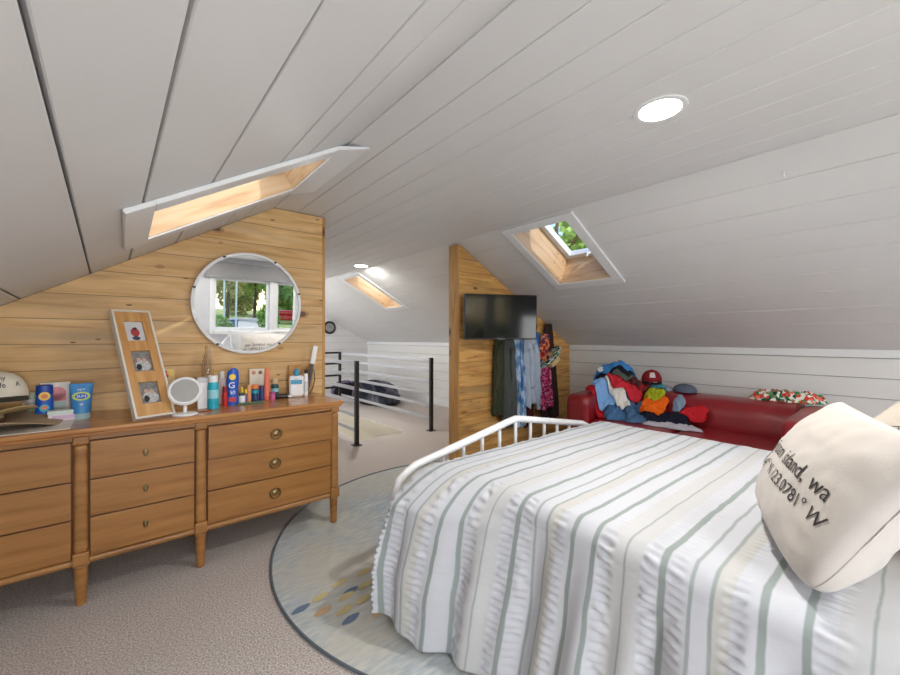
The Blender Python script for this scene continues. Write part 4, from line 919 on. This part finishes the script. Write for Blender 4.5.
# ------------------------------------------------------------------ sofa
M_LEATHER = None
def leather():
    m, nt, p = base('red_leather'); L = nt.links; tc = nd(nt, 'ShaderNodeTexCoord')
    n1 = nd(nt, 'ShaderNodeTexNoise'); n1.inputs['Scale'].default_value = 5; n1.inputs['Detail'].default_value = 6; L.new(tc.outputs['Object'], n1.inputs[0])
    L.new(ramp(nt, n1.outputs[0], [(.3, srgb(132, 22, 30)), (.7, srgb(150, 30, 38))]), p.inputs['Base Color'])
    n2 = nd(nt, 'ShaderNodeTexNoise'); n2.inputs['Scale'].default_value = 40; n2.inputs['Detail'].default_value = 5; L.new(tc.outputs['Object'], n2.inputs[0])
    L.new(mth(nt, 'ADD', .24, mth(nt, 'MULTIPLY', n2.outputs[0], .14)), p.inputs['Roughness'])
    b = nd(nt, 'ShaderNodeBump'); b.inputs['Strength'].default_value = .12; b.inputs['Distance'].default_value = .003; L.new(n2.outputs[0], b.inputs['Height']); L.new(b.outputs[0], p.inputs['Normal']); p.inputs['Coat Weight'].default_value = .25; p.inputs['Coat Roughness'].default_value = .25
    return m
M_LEATHER = leather()
sofa = thing('leather_sofa', (3.85, 1.30, 0), 'red leather loveseat against the white knee wall', 'sofa'); o_ = sofa.location.copy()
P = lambda x, y, z: (x - o_.x, y - o_.y, z)
def squash(mb, seedv, amp=.006):
    mb.v = [tuple(Vector(v) + Vector((noise.noise(Vector(v) * 5), noise.noise(Vector(v) * 5 + Vector((9, 0, 0))), noise.noise(Vector(v) * 5 + Vector((0, 9, 0))))) * amp) for v in mb.v]; return mb
def rr_extrude(prof, y0, y1, n=24, endr=.05):
    """closed XZ profile extruded along Y with rounded ends"""
    mb = MB(); vs = []; fs = []; N = len(prof); cx = sum(p[0] for p in prof) / N; cz = sum(p[1] for p in prof) / N; L_ = []
    for i in range(7): a = i / 6 * PI / 2; L_.append((y0 + endr * (1 - math.sin(a)), 1 - (endr * (1 - math.cos(a))) / .2 if True else 1))
    st_ = []
    for i in range(7):
        a = i / 6 * PI / 2; st_.append((y0 + endr * (1 - math.cos(a)), endr * (1 - math.sin(a))))
    for i in range(1, n): st_.append((y0 + endr + (y1 - y0 - 2 * endr) * i / n, 0))
    for i in range(6, -1, -1):
        a = i / 6 * PI / 2; st_.append((y1 - endr * (1 - math.cos(a)), endr * (1 - math.sin(a))))
    for y, ins in st_:
        for (x, z_) in prof:
            dx, dz = x - cx, z_ - cz; l = math.hypot(dx, dz); k = max(0, (l - ins) / l); vs.append((cx + dx * k, y, cz + dz * k))
    for i in range(len(st_) - 1):
        for k in range(N): fs.append((i * N + k, i * N + (k + 1) % N, (i + 1) * N + (k + 1) % N, (i + 1) * N + k))
    fs.append(tuple(range(N))); fs.append(tuple((len(st_) - 1) * N + k for k in range(N))); return mb.add(vs, fs)
def rounded_profile(pts, rad, seg=6):
    out = []; N = len(pts)
    for i in range(N):
        p0, p1, p2 = Vector(pts[i - 1]), Vector(pts[i]), Vector(pts[(i + 1) % N]); r = rad[i] if isinstance(rad, (list, tuple)) else rad
        a = p1 + (p0 - p1).normalized() * r; b = p1 + (p2 - p1).normalized() * r
        for k in range(seg + 1): t = k / seg; out.append(tuple((a * (1 - t) ** 2 + p1 * 2 * t * (1 - t) + b * t * t)))
    return out
SY0, SY1 = .31, 2.26
bp = rounded_profile([(3.86, .12), (4.30, .12), (4.30, .68), (4.02, .715), (3.84, .66), (3.80, .47)], [.02, .03, .07, .10, .09, .04])
bp = [(x - o_.x, z_) for x, z_ in bp]
squash(rr_extrude(bp, SY0 + .30 - o_.y, SY1 - .24 - o_.y, 40, .03), 1).build('backrest', M_LEATHER, sofa, 60)
for (y0, y1) in ((SY0, SY0 + .30), (SY1 - .24, SY1)):
    ap = rounded_profile([(3.36, .08), (4.30, .08), (4.30, .67), (3.98, .70), (3.66, .685), (3.34, .66)], [.03, .03, .08, .08, .08, .09]); ap = [(x - o_.x, z_) for x, z_ in ap]
    squash(rr_extrude(ap, y0 - o_.y, y1 - o_.y, 10, .06), 2, .005).build('arm', M_LEATHER, sofa, 60)
for (y0, y1) in ((SY0 + .305, 1.31), (1.316, SY1 - .245)): squash(MB().rbox(P(3.38, y0, .30), P(3.84, y1, .45), .05, 6), 3, .006).build('seat_cushion', M_LEATHER, sofa, 60)
MB().rbox(P(3.42, SY0 + .25, .1), P(3.9, SY1 - .2, .31), .01).build('base', M_LEATHER, sofa)
for x in (3.42, 4.24):
    for y in (SY0 + .08, SY1 - .08): MB().lathe([(.022, 0), (.028, .12)], 14, P(x, y, 0)).build('leg', M_BLACK, sofa, 50)
# ------------------------------------------------------------------ crumpled clothes
def cloth_mat(name, c, pat=None, c2=None, scale=30):
    if name in MATS: return MATS[name]
    if pat is None: return simple(name, c, .92, var=.06, scale=20, bump=.15, bscale=220, spec=.15)
    m, nt, p = base(name); L = nt.links; tc = nd(nt, 'ShaderNodeTexCoord')
    if pat == 'floral':
        v = nd(nt, 'ShaderNodeTexVoronoi'); v.inputs['Scale'].default_value = scale; n0 = nd(nt, 'ShaderNodeTexNoise'); n0.inputs['Scale'].default_value = scale * .8; L.new(tc.outputs['Object'], n0.inputs[0])
        ad = nd(nt, 'ShaderNodeMix', data_type='RGBA'); ad.inputs[0].default_value = .04; L.new(tc.outputs['Object'], ad.inputs[6]); L.new(n0.outputs[1], ad.inputs[7]); L.new(ad.outputs[2], v.inputs[0])
        s = nd(nt, 'ShaderNodeSeparateColor'); L.new(v.outputs['Color'], s.inputs[0]); cr = nt.nodes.new('ShaderNodeValToRGB'); cr.color_ramp.interpolation = 'CONSTANT'; e = cr.color_ramp.elements
        cols = c2; 
        while len(e) < len(cols): e.new(.5)
        for i, q in enumerate(cols): e[i].position = i / len(cols); e[i].color = srgb(*q)
        L.new(s.outputs[0], cr.inputs[0]); L.new(cr.outputs[0], p.inputs['Base Color'])
    else:
        n1 = nd(nt, 'ShaderNodeTexNoise'); n1.inputs['Scale'].default_value = scale; n1.inputs['Detail'].default_value = 4; mp = nd(nt, 'ShaderNodeMapping'); mp.inputs['Scale'].default_value = (1, 1, .4); L.new(tc.outputs['Object'], mp.inputs[0]); L.new(mp.outputs[0], n1.inputs[0])
        L.new(ramp(nt, n1.outputs[0], [(.4, srgb(*c)), (.5, srgb(*[(a + b) / 2 for a, b in zip(c, c2)])), (.58, srgb(*c2))]), p.inputs['Base Color'])
    p.inputs['Roughness'].default_value = .92; p.inputs['Specular IOR Level'].default_value = .15; MATS[name] = m; return m
def crumple(name, loc, size, rz, mat, label, seed, cat='clothing', group='clothes heaped on the sofa', tilt=(0, 0), fold=.5, patch=None):
    """a dropped garment: a closed cloth lump with ridged folds, ragged outline and a drooping edge"""
    n, L_ = 72, 36; vs = []; fs = []; sx, sy, sz = size; o = Vector((seed * 3.7, seed * 1.3, seed * .7))
    for i in range(L_ + 1):
        ph = -PI / 2 + PI * i / L_
        for k in range(n):
            a = 2 * PI * k / n; d = Vector((math.cos(a) * math.cos(ph), math.sin(a) * math.cos(ph), math.sin(ph)))
            rag = 1 + .30 * noise.noise(Vector((math.cos(a), math.sin(a), 0)) * 1.4 + o) + .14 * noise.noise(Vector((math.cos(a), math.sin(a), 0)) * 4 + o)
            q = Vector((math.copysign(abs(d.x) ** .75, d.x) * sx * rag, math.copysign(abs(d.y) ** .75, d.y) * sy * rag, math.copysign(abs(d.z) ** .8, d.z) * sz))
            w_ = o + Vector((q.x * 5.5, q.y * 5.5, 0)); dir_ = Matrix.Rotation(seed * 1.1, 3, 'Z') @ Vector((q.x, q.y, 0))
            r1 = 1 - abs(noise.noise(Vector((dir_.x * 7 , dir_.y * 22, seed)) + Vector((noise.noise(w_), noise.noise(w_ + Vector((5, 0, 0))), 0)))) * 2.4
            r2 = 1 - abs(noise.noise(Vector((dir_.y * 15, dir_.x * 40, seed + 4)) )) * 2
            up = max(0, d.z) ** .4
            q.z += (r1 * sz * fold * 1.2 + r2 * sz * .25 * fold) * (up if d.z > 0 else 0) - sz * .25 * math.hypot(q.x / sx, q.y / sy) ** 3 * .6
            q.x += r2 * .006 * math.cos(a); q.y += r2 * .006 * math.sin(a)
            vs.append(q)
    for i in range(L_):
        for k in range(n): fs.append((i * n + k, i * n + (k + 1) % n, (i + 1) * n + (k + 1) % n, (i + 1) * n + k))
    R = Euler((tilt[0], tilt[1], rz)).to_matrix().to_4x4()
    ob = MB().add([R @ v for v in vs], fs).build(name, mat, None, 179); ob.location = loc
    return tag(ob, label, cat, group)
cz = lambda n, c, *a: cloth_mat(n, c, *a)
# the heap: every garment lies on the surface left by the ones below it
HXa, HXb, HYa, HYb, HS = 3.34, 4.32, .35, 2.40, .01
HNx, HNy = int((HXb - HXa) / HS) + 1, int((HYb - HYa) / HS) + 1
def sstep(t): t = max(0, min(1, t)); return t * t * (3 - 2 * t)
def heap_base(x, y):
    z_ = .455 + (.705 - .455) * sstep((x - 3.64) / .22)
    if y > 2.0: z_ = max(z_, .455 + .24 * sstep((y - 2.0) / .04))
    lump = .05 * sstep((x - 3.55) / .33) * math.exp(-((y - 1.97) / .17) ** 2)
    return z_ + lump
HG = [[heap_base(HXa + i * HS, HYa + j * HS) for j in range(HNy)] for i in range(HNx)]
def hsamp(x, y):
    fx = max(0, min(HNx - 1.001, (x - HXa) / HS)); fy = max(0, min(HNy - 1.001, (y - HYa) / HS)); i, j = int(fx), int(fy); a, b = fx - i, fy - j
    return (HG[i][j] * (1 - a) + HG[i + 1][j] * a) * (1 - b) + (HG[i][j + 1] * (1 - a) + HG[i + 1][j + 1] * a) * b
def hsm(x, y): return .4 * hsamp(x, y) + .15 * (hsamp(x + .015, y) + hsamp(x - .015, y) + hsamp(x, y + .015) + hsamp(x, y - .015))
def garment(name, x, y, sx, sy, th, rz, mat, label, seed, group='clothes heaped on the sofa', wrink=.022, poly=None, cat='clothing'):
    na, nr = 96, 26; o = Vector((seed * 3.71, seed * 1.37, seed * .73)); cr, sr = math.cos(rz), math.sin(rz); top = []; bot = []; upd = {}
    def rad(a):
        c_, s_ = math.cos(a), math.sin(a); r = 1 / ((abs(c_) ** 3.2 + abs(s_) ** 3.2) ** (1 / 3.2)); d = Vector((c_, s_, 0))
        return r * (1 + .34 * noise.noise(d * 1.3 + o) + .22 * noise.noise(d * 3.6 + o) + .07 * noise.noise(d * 11 + o))
    for i in range(nr + 1):
        q = (i / nr) ** .75
        for k in range(na):
            a = 2 * PI * k / na; r = rad(a) * q; u, v = r * sx * math.cos(a), r * sy * math.sin(a); X_ = x + u * cr - v * sr; Y_ = y + u * sr + v * cr
            w1 = Vector((X_ * 6, Y_ * 6, seed * 2.1)); wx, wy = noise.noise(w1), noise.noise(w1 + Vector((7, 0, 0)))
            A_ = seed * 1.9; p_, q_ = X_ * math.cos(A_) + Y_ * math.sin(A_), -X_ * math.sin(A_) + Y_ * math.cos(A_)
            rg = (1 - abs(noise.noise(Vector((p_ * 9 + wx * 1.2, q_ * 26 + wy * 1.6, seed)))) * 2.6) ; rg2 = 1 - abs(noise.noise(Vector((q_ * 22 + wy, p_ * 48 + wx, seed + 3)))) * 2.4
            prof = max(0, 1 - q ** 5) ** .5; base_ = hsm(X_, Y_)
            z_ = base_ + .003 + (th * .55 + wrink * max(-.3, rg) + wrink * .35 * rg2) * prof
            top.append((X_, Y_, max(z_, base_ + .003))); bot.append((X_, Y_, base_ + .001))
    c0 = Vector((x, y, hsm(x, y))); n_ = len(top); vs = [Vector(p) - c0 for p in top + bot]; fs = []
    for i in range(nr):
        for k in range(na):
            q4 = (i * na + k, i * na + (k + 1) % na, (i + 1) * na + (k + 1) % na, (i + 1) * na + k); fs.append(q4); fs.append(tuple(n_ + m_ for m_ in q4[::-1]))
    for k in range(na): fs.append((nr * na + k, nr * na + (k + 1) % na, n_ + nr * na + (k + 1) % na, n_ + nr * na + k))
    ob = MB().add(vs, fs).build(name, mat, None, 179); ob.location = c0
    # raise the height map under the garment
    new = {}
    for (X_, Y_, z_) in top:
        i, j = int(round((X_ - HXa) / HS)), int(round((Y_ - HYa) / HS))
        for di in (0, 1, -1):
            for dj in (0, 1, -1):
                ii, jj = i + di, j + dj
                if 0 <= ii < HNx and 0 <= jj < HNy: new[(ii, jj)] = max(new.get((ii, jj), 0), z_)
    for (i, j), z_ in new.items(): HG[i][j] = max(HG[i][j], z_)
    t_ = tag(ob, label, cat, group); return t_
PILE = [
 # x, y, sx, sy, thickness, rz, mat, label
 (3.60, 2.00, .10, .17, .05, .1, cz('red_cloth', (186, 34, 44)), 'red garment lowest in the heap, beneath the light blue one'),
 (3.63, 1.86, .13, .13, .07, .5, cz('denim_blue', (78, 116, 160)), 'denim blue garment hanging down the front middle of the heap'),
 (3.64, 1.66, .11, .12, .05, .6, cz('slate_blue', (78, 110, 146)), 'slate blue garment under the orange one'),
 (3.58, 1.36, .06, .20, .02, .16, cz('lavender', (196, 194, 206)), 'pale lavender garment spilling along the seat front'),
 (3.66, 1.45, .06, .18, .04, .18, cz('navy_cloth', (36, 38, 54)), 'navy garment trailing right of the orange one'),
 (3.74, 1.24, .035, .09, .02, .1, cz('scarlet', (196, 40, 48)), 'scarlet garment at the right end of the heap'),
 (3.78, 1.38, .04, .045, .03, .6, cz('dusty_blue', (132, 152, 178)), 'small dusty blue garment above the scarlet one'),
 (3.68, 1.98, .11, .16, .06, .9, cz('light_blue', (132, 176, 228)), 'light blue garment on the left front of the heap'),
 (3.72, 1.58, .07, .10, .05, .2, cz('orange_cloth', (240, 106, 30)), 'bright orange garment on the right front of the heap'),
 (3.81, 1.60, .07, .09, .03, .6, cz('lime_cloth', (176, 182, 44)), 'lime green garment above the orange one'),
 (3.90, 1.60, .05, .06, .025, .3, cz('teal_cloth', (62, 132, 146)), 'small teal garment under the heather grey one'),
 (4.01, 1.66, .09, .13, .04, .8, cz('heather', (158, 158, 172)), 'heather grey garment beneath the red cap'),
 (3.76, 2.00, .07, .24, .04, -.55, cz('off_white', (228, 224, 218)), 'off-white garment trailing diagonally across the heap'),
 (3.80, 1.88, .09, .15, .06, .25, cz('crimson', (206, 48, 62)), 'crimson garment across the middle of the heap'),
 (3.90, 1.77, .09, .09, .05, .4, cloth_mat('patterned_red', (160, 36, 44), 'blotch', (66, 50, 44), 30), 'dark red patterned garment right of the crimson one'),
 (3.87, 2.02, .09, .19, .045, .1, cz('dark_sage', (88, 98, 92)), 'dark grey-green garment below the black one near the top'),
 (3.92, 2.02, .10, .19, .05, .2, cz('black_cloth', (34, 36, 42)), 'black garment directly under the bright blue one'),
 (3.93, 2.04, .11, .23, .045, .1, cz('bright_blue', (64, 134, 204)), 'bright blue garment on top of the heap'),
]
for k, q in enumerate(PILE): garment('folded_shirt', *q, k + 1)
em = MB().lathe([(.032, 0), (.032, .002)], 20, mat=Matrix.Rotation(math.radians(-55), 4, 'Y') ).build('patch', pl('patch_white', (230, 234, 238)), [o for o in D.objects if o.get('label', '').startswith('bright blue garment')][0]); em.location = (-.118, .10, .03)
cap('baseball_cap', (4.00, 1.71, .790), math.radians(-62), cloth_mat('maroon_cap', (140, 40, 48)), cloth_mat('black_cloth', (34, 36, 42)), 'maroon baseball cap with a white front patch on the sofa back', .98, patch=simple('patch_grey', (214, 206, 206), .8))
cap('baseball_cap', (4.08, 1.44, .712), math.radians(120), cloth_mat('grey_cap', (96, 106, 124)), cloth_mat('navy_cloth', (36, 38, 54)), 'flattened grey-blue cap lying beside the maroon cap', .98)
D.objects[[o.name for o in D.objects if o.get('label', '').startswith('flattened grey')][0]].scale = (1.1, 1.25, .6)
garment('floral_garment', 4.12, .70, .09, .21, .06, .05, cloth_mat('floral', (0, 0, 0), 'floral', [(238, 232, 224), (40, 130, 84), (222, 70, 60), (236, 228, 220), (26, 84, 62), (232, 128, 110), (120, 150, 100)], 42), 'white, red and green floral garment lying on the sofa back', 44, None, .045)

# ------------------------------------------------------------------ television on its arm
tvr = math.radians(-26.5)
tv = thing('wall_television', (2.769, 2.575, 1.415), 'black flat television on a wall arm above the hanging clothes', 'television', rot=(math.radians(2), 0, tvr))
MB().rbox((-.366, -.012, -.215), (.366, .022, .215), .006, 3).build('housing', simple('tv_black', (18, 18, 20), .3), tv)
MB().box((-.356, -.0135, -.200), (.356, -.0122, .205)).build('screen', simple('tv_screen', (7, 8, 9), .09, var=0, spec=.38), tv)
MB().rbox((-.15, .022, -.12), (.15, .05, .12), .008).build('rear_cover', simple('tv_black', (18, 18, 20), .3), tv)
MB().tube([(-.04, -.014, -.209), (.04, -.014, -.209)], .002, 6).build('logo_bar', M_GREYBAR, tv)
MB().tube([(0, .05, 0), (.04, .14, .0), (-.02, .18, 0)], .016, 8).build('wall_arm', M_BLACK, tv, 60)
# wall plate position in the television's frame
pv = Matrix.Rotation(-tvr, 4, 'Z') @ (Vector((2.95, TY, 1.415)) - tv.location)
MB().tube([(-.02, .18, 0), (pv.x - .02, pv.y - .03, 0)], .016, 8).build('wall_arm', M_BLACK, tv, 60)
MB().rbox((-.05, -.012, -.09), (.05, 0, .09), .003, mat=Matrix.Translation(pv) @ Matrix.Rotation(-tvr, 4, 'Z')).build('wall_plate', M_BLACK, tv)
# ------------------------------------------------------------------ hanging clothes
rail = thing('hook_rail', (3.42, TY, 1.33), 'black hook rail on the plank wall behind the television', 'hook rail')
MB().rbox((-.50, -.018, -.02), (.22, -.001, .02), .003).build('rail_board', M_BLACK, rail)
for k in range(6): MB().tube([(-.46 + k * .13, -.018, .0), (-.46 + k * .13, -.05, -.012), (-.46 + k * .13, -.056, .02)], .005, 8).build('hook', M_BLACK, rail, 60)
def hang(name, x, zt_, zb, wt, wb, y, label, mat, seed, lean=0., th=.03, folds=5, sleeve=None, cat='clothing', zflare=1., jag=.08):
    """garment hanging from a hook: vertical folds widening downwards"""
    t = thing(name, (x, y, zt_), label, cat, group='clothes hanging on the plank wall'); n, L_ = 56, 34; vs = []; fs = []; rng = random.Random(seed); ph = rng.uniform(0, 6)
    for i in range(L_ + 1):
        q = i / L_
        wd = (wt + (wb - wt) * q ** .6) / 2; h_ = -(zt_ - zb) * q
        for k in range(n):
            a = 2 * PI * k / n; u = math.cos(a); fl = th * (.35 + .65 * min(1, q * 3)); 
            f = fl * (1 + .95 * math.sin(u * folds * 2.4 + ph + 1.4 * noise.noise(Vector((u * 2, q * 3, seed)))) * (.3 + .7 * q))
            xx = u * wd * (1 + .08 * noise.noise(Vector((u, q * 5, seed + 5)))) + lean * q; yy = math.sin(a) * f - .006 * math.sin(seed + q * 7)
            zz = h_ + (noise.noise(Vector((u * 2.3, 0, seed))) * jag * q * q)
            vs.append((xx, yy + .010 * noise.noise(Vector((u * 6, q * 9, seed))), zz))
    for i in range(L_):
        for k in range(n): fs.append((i * n + k, i * n + (k + 1) % n, (i + 1) * n + (k + 1) % n, (i + 1) * n + k))
    fs.append(tuple(range(n))); fs.append(tuple(L_ * n + k for k in range(n)))
    MB().add(vs, fs).build('body', mat, t, 179)
    if sleeve:
        for (x0, z0, x1, z1, r, yo) in sleeve:
            pts = []; rr = []
            for i in range(16):
                q = i / 15; pts.append((x0 + (x1 - x0) * q + .008 * math.sin(q * 9 + seed), yo - .012 * math.sin(q * PI), z0 + (z1 - z0) * q)); rr.append(r * (1 + .12 * math.sin(q * 17 + seed) - .15 * q))
            MB().tube(pts, rr, 14).build('sleeve', mat, t, 179)
    return t
M_OLIVE = cloth_mat('olive', (66, 70, 54)); M_CHAR = cloth_mat('charcoal_cloth', (86, 90, 88)); M_TIE = cloth_mat('blue_print', (58, 104, 160), 'blotch', (196, 214, 232), 16); M_CHAM = cloth_mat('chambray', (176, 188, 206))
M_PINKF = cloth_mat('pink_floral', (0, 0, 0), 'floral', [(206, 84, 128), (140, 36, 84), (228, 150, 176), (90, 30, 66), (190, 60, 110)], 60); M_ORF = cloth_mat('orange_floral', (0, 0, 0), 'floral', [(214, 96, 60), (48, 60, 110), (228, 150, 100), (150, 40, 40)], 50); M_BROWN = cloth_mat('dark_brown_cloth', (64, 50, 48))
hang('jacket', 2.985, 1.30, .43, .10, .18, 2.79, 'olive green jacket hanging leftmost under the television', M_OLIVE, 2, lean=-.02, th=.03, sleeve=[(-.03, -.15, -.075, -.62, .032, -.02)])
hang('long_cardigan', 3.11, 1.30, .30, .13, .22, 2.765, 'charcoal grey long cardigan beside the olive jacket', M_CHAR, 3, lean=-.005, th=.035, sleeve=[(.01, -.2, -.03, -.75, .028, -.035)])
hang('print_dress', 3.235, 1.30, .28, .12, .20, 2.75, 'blue and white print dress hanging between the cardigan and pale shirt', M_TIE, 4, lean=.01, th=.035)
hang('chambray_shirt', 3.375, 1.30, .50, .19, .27, 2.715, 'pale chambray shirt hanging in front, below the television middle', M_CHAM, 5, lean=.03, th=.045, sleeve=[(-.04, -.2, -.03, -.62, .032, -.045), (.05, -.15, .11, -.70, .03, -.035), (.09, -.68, .10, -.86, .026, -.03)])
hang('blue_shirt', 3.54, 1.28, .62, .15, .2, 2.78, 'bright blue shirt half hidden right of the pale shirt', cloth_mat('cobalt', (64, 110, 178)), 6, th=.03)
hang('print_scarf', 3.67, 1.26, .96, .12, .2, 2.74, 'orange and navy print scarf above the brimmed hat', M_ORF, 7, th=.028)
hang('pink_dress', 3.67, .94, .44, .18, .24, 2.735, 'pink floral dress hanging below the brimmed hat', M_PINKF, 8, th=.04, lean=.0)
hang('dark_coat', 3.82, 1.38, .30, .12, .32, 2.80, 'dark brown coat hanging rightmost on the plank wall', M_BROWN, 9, th=.03, lean=.03)
hang('dark_dress', 3.42, .70, .26, .18, .22, 2.80, 'dark maroon skirt hem showing low beneath the pale shirt', cloth_mat('maroon_dark', (82, 40, 44)), 12, th=.03)
hh = hat('brimmed_hat', (3.60, 2.64, 1.01), .172, .085, .10, 'straw hat with green and white patterned brim hanging among the clothes', M_STRAW, M_BLACK, .004, 3, ell=1.0)
hh.rotation_euler = (Vector((.769, -.639, 0)) * .66 + Vector((0, 0, -.62)) + Vector((.64, .77, 0)) * .10).to_track_quat('Z', 'Y').to_euler()
for c_ in hh.children:
    if c_.name.startswith('brim'): c_.data.materials[0] = cloth_mat('brim_floral', (0, 0, 0), 'floral', [(240, 240, 230), (40, 150, 110), (30, 90, 70), (240, 240, 230), (40, 44, 44)], 46)
# ------------------------------------------------------------------ railings
def railing(x, ya, yb, label, ends=(1, 1)):
    t = thing('stair_railing', (x, (ya + yb) / 2, 0), label, 'railing'); L_ = (yb - ya) / 2
    for s_ in (-1, 1):
        MB().rbox((-.021, s_ * L_ - .021, 0), (.021, s_ * L_ + .021, .955), .003, 2).build('post', M_BLACK, t)
        MB().rbox((-.05, s_ * L_ - .05, 0), (.05, s_ * L_ + .05, .008), .002, 1).build('foot_plate', M_BLACK, t)
    for z_ in (.90, .765, .61, .455, .30, .13): MB().rbox((.020, -L_ - .015, z_), (.028, L_ + .02, z_ + .042), .0015, 1).build('bar', M_GREYBAR, t)
    return t
railing(3.10, 4.12, 6.95, 'horizontal steel bar railing on the far side of the stairwell')
railing(2.03, 4.10, 6.95, 'horizontal steel bar railing on the near side of the stairwell')
t = thing('end_railing', (2.565, 6.97, 0), 'black railing closing the far end of the stairwell', 'railing')
for z_ in (.92, .72, .50, .28): MB().rbox((-.51, -.015, z_), (.51, .015, z_ + .035), .006).build('bar', M_BLACK, t)
# far things
t = thing('wall_clock', (3.44, Y1 - .002, 1.436), 'small round dark wall clock on the far gable wall', 'clock')
MB().lathe([(.095, .02), (.12, .03), (.14, .018), (.14, 0), (.095, 0)], 40, mat=R90, cap=False).build('bezel', M_BLACK, t, 40); MB().lathe([(.1, .012), (.1, .01)], 40, mat=R90).build('dial', simple('dial_silver', (170, 170, 168), .3, metal=.5), t)
MB().box((-.004, -.018, 0), (.004, -.014, .06)).build('hand', M_BLACK, t); MB().box((0, -.018, -.003), (.045, -.014, .003)).build('hand', M_BLACK, t)
crumple('dark_blanket', (3.62, 6.55, .14), (.30, .50, .16), .1, cloth_mat('mixed_dark', (44, 46, 58), 'blotch', (120, 124, 134), 5), 'dark rumpled blanket heap on the floor by the knee wall', 71, 'blanket', None, fold=.6)
crumple('duffel_bag', (3.45, 7.25, .13), (.20, .28, .15), .6, cloth_mat('near_black', (30, 30, 34)), 'black soft bag on the floor behind the blanket heap', 72, 'bag', None, fold=.25)
crumple('folded_blanket', (3.60, 7.75, .12), (.24, .26, .13), .3, cloth_mat('muted_purple', (112, 100, 128)), 'muted purple blanket on the floor below the clock', 73, 'blanket', None, fold=.4)
# small hooks
t = thing('ceiling_hook', (2.60, .455, ZC - SR * (2.60 - FOLD_R)), 'tiny white hook on the sloped ceiling right of the skylight', 'hook')
MB().lathe([(.014, -.004), (.012, 0)], 16).build('hook_base', M_TRIM, t, 40); MB().tube([(0, 0, -.004), (0, 0, -.02), (.006, 0, -.03), (.014, 0, -.026), (.015, 0, -.016)], .003, 8).build('hook_wire', M_TRIM, t, 60)
t = thing('wall_hook', (KX, 2.22, .92), 'small dark hook on the white knee wall above the clothes heap', 'hook')
MB().rbox((-.012, -.008, -.04), (0, .008, .04), .003, 2).build('hook_plate', M_BLACK, t); MB().tube([(-.01, 0, 0), (-.03, 0, -.01), (-.034, 0, .012)], .004, 8).build('hook_wire', M_BLACK, t, 60)
bpy.context.view_layer.update()
